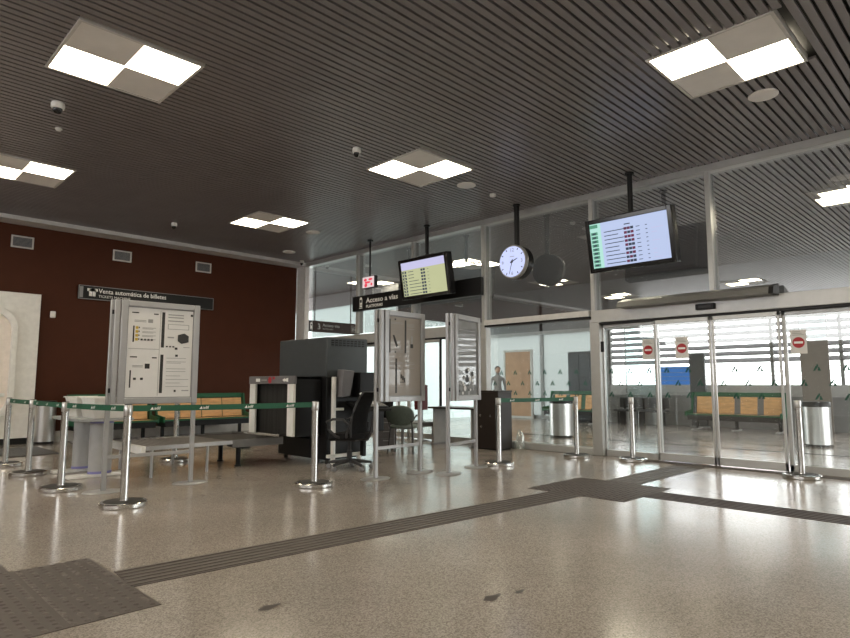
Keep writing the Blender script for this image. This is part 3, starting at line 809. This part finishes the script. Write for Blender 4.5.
for i in range(4):
    for j in range(10): b.box(-.18+j*.045, -.145+j*.045, -.13+i*.048, -.095+i*.048, .04, .05, 'ink_grey', T_)
b.build('keyboard', t)
MB().box(.52, .58, .42, .5, .1, .85, 'black').build('support_column', t, bevel=.005)
o = tag(MB().prism([(0, .14), (.03, .155), (.30, .0), (.29, -.03), (.06, .03)], 0, .02, 'paper').build('paper_sheet'), 'folded white paper sheet lying against the operator console', 'paper'); o.location = (5.72, 7.08, .92)

# ------------------------------------------------------------------ office chair
t = thing('office_chair', 'black mesh office chair on castors in front of the scanner console', 'chair', (5.46, 6.98, 0), R(26))
t.scale = (1.06, 1.06, 1.02)
# local: +y is the direction the sitter faces
for k in range(5):
    a = R(72*k+20); p = (math.cos(a)*.30, math.sin(a)*.30)
    b = MB(); b.tube([(0, 0, .12), (p[0]*.5, p[1]*.5, .105), (p[0], p[1], .085)], [.032, .026, .018], 'chair_grey', 8); lg = b.build('base_leg', t)
    b = MB(); T_ = Matrix.Translation((p[0], p[1], .032)) @ Matrix.Rotation(a, 4, 'Z') @ Matrix.Rotation(R(90), 4, 'X')
    b.lathe([(.026, -.026), (.032, -.02), (.032, .02), (.026, .026)], 'silver_dk', 14, T_); b.tube([(p[0], p[1], .03), (p[0], p[1], .09)], .012, 'chair_grey', 8); b.build('castor', lg)
MB().lathe([(.035, .09), (.035, .26), (.022, .262), (.022, .40)], 'chair_grey', 16).build('gas_column', t)
MB().box(-.12, .12, -.14, .12, .39, .43, 'chair_grey').build('mechanism', t, bevel=.012)
b = MB(); pr = []
n_ = 24
for (s_, z_) in ((.9, .42), (1, .435), (1, .475), (.93, .50), (.6, .505)): pr.append((s_, z_))
v = []; f = []
for s_, z_ in pr:
    for k in range(n_):
        a = 2*math.pi*k/n_; ca, sa = math.cos(a), math.sin(a)
        x = .25*s_*math.copysign(abs(ca)**.55, ca); yy = .25*s_*math.copysign(abs(sa)**.55, sa)
        v.append((x, yy, z_-(.03 if yy > .2 else 0)))
for j in range(len(pr)-1):
    for k in range(n_): f.append((j*n_+k, j*n_+(k+1) % n_, (j+1)*n_+(k+1) % n_, (j+1)*n_+k))
f.append(tuple(range(n_))[::-1]); f.append(tuple(range((len(pr)-1)*n_, len(pr)*n_)))
b.add(v, f, 'mesh_fab', None, True); b.build('seat', t)
b = MB(); v = []; f = []; nu, nv = 9, 10
def bp(u, w_, off):
    z = .46+.60*w_; wd = .235*(1-.12*w_)*(1 if w_ < .9 else 1-.8*(w_-.9)**1.2*3)
    lean = -.24-.10*w_-.06*math.sin(math.pi*w_)*-1+(.05*(1-w_))
    return (u*wd, lean+.07*u*u-off, z)
for off in (0, .03):
    for j in range(nv+1):
        for i in range(nu+1): v.append(bp(-1+2*i/nu, j/nv, off))
S_ = (nu+1)*(nv+1)
for j in range(nv):
    for i in range(nu):
        a = j*(nu+1)+i; f.append((a, a+1, a+nu+2, a+nu+1)); f.append((S_+a, S_+a+nu+1, S_+a+nu+2, S_+a+1))
for j in range(nv):
    for i in (0, nu):
        a = j*(nu+1)+i; f.append((a, a+nu+1, S_+a+nu+1, S_+a))
for i in range(nu):
    for j in (0, nv):
        a = j*(nu+1)+i; f.append((a, a+1, S_+a+1, S_+a))
b.add(v, f, 'mesh_fab', None, True); b.build('backrest', t)
b = MB(); rim = [bp(-1, j/nv, .01) for j in range(nv+1)]+[bp(-1+2*i/nu, 1, .01) for i in range(1, nu+1)]+[bp(1, 1-j/nv, .01) for j in range(1, nv+1)]+[bp(1-2*i/nu, 0, .01) for i in range(1, nu)]
b.tube(rim, .016, 'chair_grey', 8, closed=True); b.build('back_frame', t)
b = MB(); b.tube([(0, -.1, .42), (0, -.26, .42), (0, -.315, .52), (0, -.35, .75)], [.03, .03, .026, .02], 'chair_grey', 8); b.build('back_support', t)
for s_ in (-1, 1):
    b = MB(); b.tube([(s_*.22, -.06, .44), (s_*.30, -.10, .50), (s_*.30, -.14, .62), (s_*.30, -.05, .695), (s_*.30, .10, .70), (s_*.30, .19, .66), (s_*.30, .16, .56), (s_*.29, .06, .47), (s_*.22, .02, .44)], .018, 'chair_grey', 8); b.build('armrest', t)

# ------------------------------------------------------------------ drawer cabinet, bag, green chair
t = thing('drawer_cabinet', 'grey three drawer office cabinet beside the green chair', 'cabinet', (7.60, 8.67, 0), R(-45))
MB().box(-.2, .2, -.2, .25, .04, .57, 'cab').build('body', t, bevel=.006)
for k in range(3):
    z_ = .06+k*.165
    dr = MB().box(-.19, .19, -.215, -.2, z_, z_+.155, 'cab').build('drawer', t, bevel=.004)
    MB().box(-.01, .11, -.232, -.215, z_+.10, z_+.115, 'silver').build('handle', dr)
for x_ in (-.15, .15):
    for y_ in (-.15, .18): MB().cyl(x_, y_, 0, .045, .025, 'rubber', 10).build('castor', t)
b = MB(); b.box(-.17, .17, -.13, .13, 0, .36, 'mesh_fab')
o = b.build('black_bag', bevel=.07, seg=4); tag(o, 'black bag standing on top of the grey drawer cabinet', 'bag'); o.location = (7.62, 8.71, .571); o.rotation_euler = (0, 0, R(-45))

t = thing('visitor_chair', 'grey green upholstered chair with thin legs before the drawer cabinet', 'chair', (7.40, 7.92, 0), R(-60))
# local: +y is the direction the sitter faces
def pad(bd, cx, cy, cz, rx, ry, rz, m, Tm=None, p=.75):
    v = []; f = []; nu, nv = 20, 12
    for j in range(nv+1):
        ph = math.pi*(j/nv-.5)
        for i in range(nu):
            th = 2*math.pi*i/nu
            def sp(c, e): return math.copysign(abs(c)**e, c)
            v.append((cx+rx*sp(math.cos(ph), p)*sp(math.cos(th), p), cy+ry*sp(math.sin(ph), p), cz+rz*sp(math.cos(ph), p)*sp(math.sin(th), p)))
    for j in range(nv):
        for i in range(nu): f.append((j*nu+i, j*nu+(i+1) % nu, (j+1)*nu+(i+1) % nu, (j+1)*nu+i))
    bd.add(v, f, m, Tm, True)
b = MB(); pad(b, 0, 0, .0, .25, .24, .045, 'green_light', Matrix.Translation((0, 0, .46))); b.build('seat', t, label='pale grey green seat')
b = MB(); pad(b, 0, 0, 0, .26, .04, .18, 'green_fab', Matrix.Translation((0, -.25, .66)) @ Matrix.Rotation(R(14), 4, 'X'), .85); b.build('backrest', t, label='rounded dark grey green backrest')
for s_ in (-1, 1):
    for y_ in (-.2, .2): MB().tube([(s_*.2, y_*.8, .44), (s_*.23, y_*1.1, 0)], .011, 'chair_grey', 8).build('leg', t)
    MB().tube([(s_*.21, -.24, .55), (s_*.27, -.16, .66), (s_*.27, .12, .66), (s_*.27, .16, .63)], .014, 'chair_grey', 8).build('armrest', t)
    MB().tube([(s_*.20, -.18, .44), (s_*.21, -.24, .55), (s_*.12, -.26, .65)], .010, 'chair_grey', 8).build('back_support', t)

# long table by the glass
t = thing('folding_table', 'narrow dark edged table by the glass behind the poster stands', 'table', (9.1, 8.14, 0))
MB().box(-.28, .28, -.6, .6, .71, .745, 'dark_desk').build('tabletop', t, bevel=.004)
for y_ in (-.5, .5):
    b = MB(); b.box(-.22, .22, y_-.015, y_+.015, .03, .71, 'leg_grey'); b.build('leg', t, bevel=.004)
    MB().box(-.26, .26, y_-.03, y_+.03, 0, .03, 'silver_dk').build('foot', t)
# maroon box on a post
t = thing('alarm_post', 'dark red metal box standing in front of the white sliding door pane', 'alarm box', (9.25, 9.37, 0))
MB().box(-.08, .08, -.13, .13, .65, 1.18, 'maroon').build('box', t, bevel=.012)
MB().box(-.03, .03, -.03, .03, .02, .65, 'silver_dk').build('post', t); MB().box(-.1, .1, -.1, .1, 0, .02, 'silver_dk').build('foot', t)

# dark counter
t = thing('counter_pedestal', 'dark brown pedestal counter standing by the glass wall', 'counter', (9.0, 7.2, 0), FACE)
MB().box(-.28, .28, -.2, .2, .03, 1.05, 'dark_desk').build('body', t, bevel=.006)
MB().box(-.29, .29, -.21, .21, 1.05, 1.08, 'dark_desk').build('top', t, bevel=.004)
MB().box(-.26, .26, -.18, .18, 0, .03, 'black').build('plinth', t)
for x_, z_ in ((-.14, .62), (-.12, .42), (.1, .62)):
    MB().lathe([(.022, 0), (.022, .012), (.005, .016)], 'chrome', 14, Matrix.Translation((x_, -.2, z_)) @ Matrix.Rotation(R(90), 4, 'X')).build('lock', t)
# clear plastic bag at the glass foot
b = MB(); v = []; f = []; n_ = 12
prof = [(.03, 0), (.075, .01), (.085, .08), (.07, .17), (.055, .26), (.03, .33), (.012, .36)]
for j, (r_, z_) in enumerate(prof):
    for k in range(n_):
        a = 2*math.pi*k/n_; rr = r_*(1+.22*math.sin(3*a+j*1.3)+.1*random.random())
        v.append((rr*math.cos(a)*.8, rr*math.sin(a)*1.1, z_))
for j in range(len(prof)-1):
    for k in range(n_): f.append((j*n_+k, j*n_+(k+1) % n_, (j+1)*n_+(k+1) % n_, (j+1)*n_+k))
f += [tuple(range(n_))[::-1], tuple(range((len(prof)-1)*n_, len(prof)*n_))]
b.add(v, f, 'clear', None, True); o = b.build('plastic_bag'); tag(o, 'crumpled clear plastic bag at the foot of the glass by the counter', 'bag'); o.location = (9.3, 6.82, 0)

# ------------------------------------------------------------------ tray table and trays
t = thing('tray_table', 'grey table on two thick half round legs behind the left tape', 'table', (2.70, 9.1, 0))
MB().box(-.33, .33, -.62, .62, .72, .76, 'table_top').build('tabletop', t, bevel=.008)
for y_ in (-.36, .34):
    lg = MB().lathe([(.14, .05), (.14, .72)], 'leg_grey', 24, Matrix.Translation((0.02, y_, 0)) @ Matrix.Diagonal((1, .7, 1, 1))).build('leg', t)
    T_ = Matrix.Translation((0.02, y_, 0)) @ Matrix.Diagonal((1, .7, 1, 1))
    for za, zb in ((.045, .075), (.69, .72)): MB().lathe([(.145, za), (.145, zb)], 'lilac', 24, T_).build('edge_band', lg, label='lilac edge band')
    MB().box(-.36, .36, y_-.07, y_+.07, .0, .045, 'white_pl').build('foot', t, bevel=.012, label='white foot bar')
def tray():
    t = thing('security_tray', '', 'tray'); b = MB()
    o_ = [(-.2, -.27), (.2, -.27), (.2, .27), (-.2, .27)]; k = .88
    v = [(x*k, y*k, 0) for x, y in o_]+[(x, y, .13) for x, y in o_]+[(x*.94, y*.95, .13) for x, y in o_]+[(x*.84, y*.85, .012) for x, y in o_]
    f = [(3, 2, 1, 0), (12, 13, 14, 15)]
    for i in range(4):
        j = (i+1) % 4; f += [(i, j, j+4, i+4), (i+4, j+4, j+8, i+8), (i+8, j+8, j+12, i+12)]
    b.add(v, f, 'white_pl'); b.build('tub', t, bevel=.006)
    b = MB(); b.box(-.215, .215, -.285, -.262, .118, .134, 'white_pl'); b.box(-.215, .215, .262, .285, .118, .134, 'white_pl'); b.build('rim', t)
    return t
tr = tray(); tr.location = (2.68, 9.30, .761); tag(tr, 'lower white security tray of the stack at the far end of the table', 'tray', 'white security trays')
for loc, lab in (((2.68, 9.30, .896), 'top white security tray of the stack at the far end of the table'),
                 ((2.72, 8.72, .761), 'lower white security tray of the stack at the near end of the table'),
                 ((2.72, 8.72, .896), 'top white security tray of the stack at the near end of the table')):
    dup(tr, loc, 0, lab, 'white security trays')

# ------------------------------------------------------------------ benches
def bench(nseat, pitch, wd, lab, loc, rz, group, arms=True):
    # local: sitter faces -y, runs along x
    t = thing('waiting_bench', lab, 'bench', loc, rz, group); L_ = nseat*pitch
    MB().box(0, L_, -.40, .03, .26, .39, 'black').build('beam', t, bevel=.004)  # wide black box, also stands in for the shade under the seats
    for x_ in ([.12, L_-.12] if nseat < 4 else [.1, L_/2, L_-.1]):
        b = MB(); b.box(x_-.03, x_+.03, -.04, .02, .03, .27, 'black'); b.build('leg', t)
        MB().box(x_-.03, x_+.03, -.34, .3, 0, .03, 'silver').build('foot', t, bevel=.005)
    for k in range(nseat):
        x0 = k*pitch+(pitch-wd)/2
        MB().box(x0, x0+wd, -.42, .05, .395, .42, 'wood').build('seat', t, bevel=.006)
        T_ = Matrix.Translation((0, .07, .43)) @ Matrix.Rotation(R(-10), 4, 'X')
        MB().box(x0, x0+wd, -.012, .012, 0, .44, 'wood', T_).build('backrest', t, bevel=.006)
    T_ = Matrix.Translation((0, .07, .43)) @ Matrix.Rotation(R(-10), 4, 'X')
    MB().box(-.02, L_+.02, -.02, .02, .45, .56, 'green_frame', T_).build('head_rail', t, bevel=.01, label='dark green head rail')
    MB().box(-.02, L_+.02, .012, .03, .0, .44, 'green_frame', T_).build('back_panel', t, bevel=.004, label='dark green back panel')if arms else None
    MB().box(-.02, L_+.02, -.44, -.42, .385, .425, 'green_frame').build('front_rail', t, bevel=.006, label='dark green front rail')
    for x_ in (-.035, L_+.035):
        MB().prism([(-.44, .36), (.02, .36), (.17, .98), (.08, .98), (-.02, .52), (-.44, .48)], x_-.018, x_+.018, 'green_frame', Matrix(((0, 1, 0, 0), (1, 0, 0, 0), (0, 0, 1, 0), (0, 0, 0, 1)))).build('end_panel', t, bevel=.004, label='dark green end panel')
    return t
G_ = 'wood and green benches along the red wall'
bench(3, .52, .50, 'wood and green bench along the red wall behind the white trays', (3.74, 13.95, 0), 0, G_)
bench(4, .52, .50, 'wood and green bench along the red wall beside the scanner mouth', (5.50, 13.95, 0), 0, G_)
G2 = 'benches in the bright hall beyond the doors'
bench(4, .55, .40, 'wood and green bench seen through the sliding doors under the louvres', (16.9, 6.62, 0), FACE, G2, arms=False)
bench(3, .55, .40, 'wood and green bench seen through the fixed window left of the doors', (16.7, 11.0, 0), FACE, G2)

t = thing('metal_bench', 'low dark metal bench seen through the left sliding door leaf', 'bench', (17.1, 8.95, 0), FACE)
MB().box(0, 1.5, -.22, .22, .40, .46, 'chair_grey').build('seat', t, bevel=.01)
MB().box(0, 1.5, .2, .24, .5, .8, 'chair_grey').build('backrest', t, bevel=.01)
for x_ in (.15, .75, 1.35):
    b = MB(); b.box(x_-.03, x_+.03, -.2, .2, 0, .4, 'black'); b.box(x_-.03, x_+.03, .2, .24, .4, .75, 'black'); b.build('leg', t)
# bins
def bin_(loc, lab, r, h):
    t = thing('litter_bin', lab, 'bin', loc, 0, 'steel litter bins')
    MB().lathe([(r*.9, 0), (r*.92, .04), (r*.92, .05)], 'black', 32).build('base', t)
    MB().lathe([(r, .05), (r, h-.1)], 'steel', 36).build('body', t)
    MB().lathe([(r*1.02, h-.1), (r*1.02, h-.02), (r*.95, h), (r*.55, h), (r*.5, h-.06)], 'black', 32).build('lid', t, label='black lid')
bin_((3.36, 14.27, 0), 'steel litter bin beside the pale wall unit at the red wall', .19, .86)
bin_((12.1, 7.7, 0), 'steel litter bin seen through the fixed window left of the doors', .26, .86)
bin_((13.8, 3.05, 0), 'steel litter bin seen through the glass right of the sliding doors', .24, .86)

# ------------------------------------------------------------------ tactile paving
def flat(name, poly, m, z=.004):
    b = MB(); b.zprism(poly, 0, z, m); return b
T1 = ((1.42, 3.88), (5.93, 3.54), (5.95, 3.94), (1.45, 4.28))
b = flat('', T1, 'tact')
for k in range(6):
    u = (k+.5)/6; p0 = Vector(T1[0]).lerp(Vector(T1[3]), u); p1 = Vector(T1[1]).lerp(Vector(T1[2]), u)
    b.zprism([(p0.x, p0.y-.012), (p1.x, p1.y-.012), (p1.x, p1.y+.012), (p0.x, p0.y+.012)], .004, .009, 'tact_l')
struct(b.build('trim_%d' % n)); n += 1
def dotmat(x0, x1, y0, y1, m, seams=()):
    b = MB(); b.box(x0, x1, y0, y1, 0, .004, m)
    nx = int((x1-x0)/.062); ny = int((y1-y0)/.062)
    for i in range(nx):
        for j in range(ny):
            cx = x0+(i+.5)*(x1-x0)/nx; cy = y0+(j+.5)*(y1-y0)/ny
            b.add([(cx+.019*math.cos(q*math.pi/3), cy+.019*math.sin(q*math.pi/3), .004) for q in range(6)]+[(cx+.012*math.cos(q*math.pi/3), cy+.012*math.sin(q*math.pi/3), .009) for q in range(6)],
                  [(q, (q+1) % 6, (q+1) % 6+6, q+6) for q in range(6)]+[(6, 7, 8, 9, 10, 11)], 'tact_l' if (i+j) % 5 == 0 else m)
    for s_ in seams: b.box(s_-.006, s_+.006, y0, y1, .004, .006, 'tact_l')
    return struct(b.build('trim_%d' % globals()['n']))
dotmat(.2, 1.43, 3.47, 4.73, 'tact', (1.0,)); n += 1
dotmat(5.93, 7.06, 3.06, 4.25, 'tact'); n += 1
b = flat('', ((.60, 4.73), (.97, 4.73), (.97, 12), (.60, 12)), 'tact')
for k in range(5): b.box(.63+k*.07, .65+k*.07, 4.73, 12, .004, .009, 'tact_l')
struct(b.build('trim_%d' % n)); n += 1
b = flat('', ((7.06, 3.45), (9.24, 3.45), (9.24, 3.88), (7.06, 3.88)), 'tact')
for k in range(5): b.box(7.06, 9.24, 3.5+k*.08, 3.52+k*.08, .004, .009, 'tact_l')
struct(b.build('trim_%d' % n)); n += 1
b = flat('', ((6.36, -5), (6.76, -5), (6.76, 3.06), (6.36, 3.06)), 'tact_d')
for k in range(5): b.box(6.41+k*.075, 6.43+k*.075, -5, 3.06, .004, .008, 'tact')
struct(b.build('trim_%d' % n)); n += 1
# entrance matting near the pale wall unit
b = MB(); b.box(2.3, 3.1, 12.0, 13.6, 0, .012, 'rubber')
for k in range(15): b.box(2.32, 3.08, 12.06+k*.104, 12.075+k*.104, .012, .016, 'silver_dk')
tag(b.build('floor_mat'), 'dark ribbed floor mat in front of the pale wall unit', 'mat')
# stains on the floor
for (x, y, r_, lab) in ((2.80, 2.26, .05, 'larger dark stain on the terrazzo in front of the tactile strip'), (2.99, 2.21, .028, 'small dark speck beside the larger floor stain'), (1.83, 3.02, .045, 'dark stain on the terrazzo below the long tactile strip near the left mat')):
    b = MB(); b.add([(r_*(1+.35*math.sin(2*a+1)+.15*math.sin(5*a))*math.cos(a)*1.2, r_*(1+.3*math.cos(3*a))*math.sin(a)*.7, .002) for a in [2*math.pi*k/18 for k in range(18)]], [tuple(range(18))], 'tact_d')
    o = tag(b.build('floor_stain'), lab, 'stain'); o.location = (x, y, 0)

# ------------------------------------------------------------------ bright hall beyond the glass
FX = 18.0
b = MB(); b.box(GX+.2, FX+.3, -6, 14.75, 4.66, 4.75, 'void'); b.box(GX+.2, 13.55, 14.75, 30, 4.66, 4.75, 'void')
y = -5.95
while y < 29.9:
    b.box(GX+.22, FX if y < 14.6 else 13.5, y, y+.070, H, H+.03, 'slat'); y += .1
struct(b.build('ceiling'))
b = MB(); b.box(FX, FX+.15, -6, 14.75, 2.95, 4.66, 'facade_dark'); b.box(FX-.02, FX, -6, 14.75, 2.93, 3.05, 'facade_grey'); struct(b.build('wall_right'))
b = MB(); b.box(FX, FX+.15, -6, 9.6, 0, .86, 'facade_dark'); b.box(FX-.02, FX+.15, -6, 9.6, .86, 1.18, 'facade_grey'); b.box(FX-.04, FX+.0, -6, 9.6, .83, .87, 'facade_dark'); struct(b.build('wall_right'))
bays = [-6+i*1.56 for i in range(11)]
for i in range(10):
    y0, y1 = bays[i], bays[i+1]
    b = MB(); b.box(FX, FX+.12, y1-.04, y1+.04, 1.18, 2.95, 'alu_side')
    wv = struct(b.build('window_%d' % w)); w += 1
    b = MB(); z = 1.80
    while z < 2.95:
        b.quad([(FX+.02, y0, z), (FX+.02, y1, z), (FX+.16, y1, z+.12), (FX+.16, y0, z+.12)], 'louvre'); b.box(FX+.0, FX+.03, y0, y1, z-.012, z+.012, 'alu_side'); z += .19
    b.build('louvre_blades', wv)
    b = MB()
    for z in (1.3, 1.42, 1.54, 1.66): b.box(FX+.05, FX+.07, y0, y1, z-.008, z+.008, 'alu_side')
    b.build('rail', wv)
# frosted facade farther along
for i in range(2):
    y0 = 9.6+i*2.55
    b = MB(); b.box(FX, FX+.12, y0, y0+.12, 0, 4.2, 'alu_side'); b.box(FX, FX+.12, y0+.12, y0+2.55, 0, .12, 'alu_side')
    wv = struct(b.build('window_%d' % w)); w += 1
    b = MB(); b.quad([(FX+.06, y0+2.55, .12), (FX+.06, y0+.12, .12), (FX+.06, y0+.12, 3.0), (FX+.06, y0+2.55, 3.0)], 'frost' if i < 2 else 'frost2'); b.build('pane', wv)
b = MB(); b.box(GX+.2, 13.5, 29.6, 29.8, 0, 4.66, 'white_wall'); struct(b.build('wall_far'))
# side screen of pale frosted glass near the far end
b = MB(); b.quad([(13.5, 29.6, 0), (13.5, 14.75, 0), (13.5, 14.75, 4.05), (13.5, 29.6, 4.05)], 'frost3'); b.box(13.48, 13.55, 14.75, 29.6, 4.05, 4.66, 'facade_dark')
struct(b.build('wall_screen'))
b = MB(); b.quad([(13.5, 14.75, 0), (FX, 14.75, 0), (FX, 14.75, 3.4), (13.5, 14.75, 3.4)], 'frost3'); b.box(13.5, FX, 14.72, 14.78, 3.4, 4.66, 'facade_dark'); b.box(13.45, 13.55, 14.7, 14.8, 0, 4.66, 'alu_side')
struct(b.build('wall_return'))
o = tag(MB().box(0, .02, -.65, .65, 0, 1.72, 'blue_board').build('blue_board'), 'bright blue board behind the thin rails of the louvred windows', 'board'); o.location = (FX+.2, 7.55, 0)
# glass columns / partitions standing between the halls
def partition(loc, wd, z1, zt, lab, dark='brown_panel'):
    t = thing('glass_partition', lab, 'partition', loc, FACE)
    MB().box(-wd/2, wd/2, -.03, .03, 0.0, z1, dark).build('lower_panel', t, bevel=.005)
    b = MB(); b.quad([(-wd/2, 0, z1), (wd/2, 0, z1), (wd/2, 0, zt), (-wd/2, 0, zt)], 'teal'); b.build('glass_panel', t, label='pale teal glass')
    b = MB(); b.frame(-wd/2, wd/2, z1, zt, .02, -.03, .03, 'alu_side'); b.build('frame', t)
partition((17.6, 8.4, 0), .95, .72, 2.9, 'teal glass panel standing beyond the fixed glass left of the doors', 'facade_grey')
partition((17.6, 3.85, 0), .62, 2.28, 2.9, 'brown and teal column seen through the glass right of the doors')
t = thing('grey_column', 'narrow grey column standing behind the bench beyond the sliding doors', 'column', (17.6, 6.72, 0), FACE)
MB().box(-.21, .21, -.05, .05, .03, 2.05, 'gunmetal').build('shaft', t, bevel=.01); MB().box(-.25, .25, -.09, .09, 0, .03, 'silver_dk').build('foot', t)
t = thing('timber_door_panel', 'orange lit timber panel seen through the fixed window above the counter', 'panel', (17.9, 13.15, 0), FACE)
MB().box(-.55, .55, -.03, .03, .02, 2.35, 'orange_wood').build('board', t, bevel=.005)
MB().frame(-.62, .62, 0, 2.42, .07, -.04, .04, 'white_wall').build('frame', t)
t = thing('dark_cupboard', 'dark teal cupboard block beyond the fixed window, above the bin', 'cupboard', (17.72, 10.45, 0), FACE)
MB().box(-.4, .4, -.2, .2, .05, 2.25, 'gunmetal').build('body', t, bevel=.01); MB().box(-.39, .0, -.215, -.2, .08, 2.2, 'gunmetal').build('door', t, bevel=.004); MB().box(0.01, .39, -.215, -.2, .08, 2.2, 'gunmetal').build('door', t, bevel=.004); MB().box(-.37, .37, -.17, .17, 0, .05, 'black').build('plinth', t)

# distant person standing beyond the glass
def person(loc, rz):
    t = thing('person', 'distant person in grey clothes standing beyond the glass above the counter', 'person', loc, rz)
    # skeleton: pelvis root, legs, spine, arms, head
    J = [(0, 0, .93, .13), (0, 0, 1.12, .125), (0, .0, 1.33, .14), (0, 0, 1.47, .07), (0, .01, 1.56, .06), (0, .015, 1.66, .095), (0, .01, 1.735, .08)]
    E_ = [(i, i+1) for i in range(6)]
    for s_ in (-1, 1):
        o = len(J)
        J += [(s_*.10, 0, .86, .095), (s_*.11, .01, .50, .062), (s_*.115, -.02, .10, .042), (s_*.12, .10, .035, .035)]
        E_ += [(0, o), (o, o+1), (o+1, o+2), (o+2, o+3)]
        o = len(J)
        J += [(s_*.19, 0, 1.39, .062), (s_*.25, -.02, 1.13, .045), (s_*.24, .08, .90, .032), (s_*.235, .12, .80, .034)]
        E_ += [(2, o), (o, o+1), (o+1, o+2), (o+2, o+3)]
    me = bpy.data.meshes.new('body'); me.from_pydata([j[:3] for j in J], E_, [])
    me.materials.append(M['cloth_grey'])
    o = bpy.data.objects.new('body', me); COL.objects.link(o); o.parent = t
    o.modifiers.new('skin', 'SKIN'); s_ = o.modifiers.new('sub', 'SUBSURF'); s_.levels = 2; s_.render_levels = 2
    for i, j in enumerate(J):
        sv = me.skin_vertices[0].data[i]; sv.radius = (j[3], j[3]*(.75 if i in (1, 2) else 1)); sv.use_root = (i == 0)
    b = MB(); pad(b, 0, .025, 1.665, .088, .10, .115, 'skin', None, 1.0); b.build('head', t)
    b = MB(); pad(b, 0, .0, 1.70, .098, .10, .10, 'hair', None, 1.0); b.build('hair', t)
person((16.2, 12.75, 0), R(135))

# ------------------------------------------------------------------ world, lights, camera
wd_ = bpy.data.worlds.new('World'); sc.world = wd_; wd_.use_nodes = True
nt = wd_.node_tree; nt.nodes.clear()
o_ = nt.nodes.new('ShaderNodeOutputWorld'); bg = nt.nodes.new('ShaderNodeBackground')
bg.inputs['Color'].default_value = (1, .985, .975, 1); bg.inputs['Strength'].default_value = 6.2
nt.links.new(bg.outputs[0], o_.inputs['Surface'])

cam = bpy.data.cameras.new('camera'); co = bpy.data.objects.new('camera', cam); COL.objects.link(co)
cam.sensor_width = 36; cam.lens = 607/850*36; cam.clip_start = .05; cam.clip_end = 200
co.location = (0, 0, 1.2); co.rotation_euler = (R(90)+math.atan(65/607), 0, R(-45))
sc.camera = co
sc.view_settings.view_transform = 'Standard'; sc.view_settings.look = 'None'
sc.view_settings.exposure = 0.12
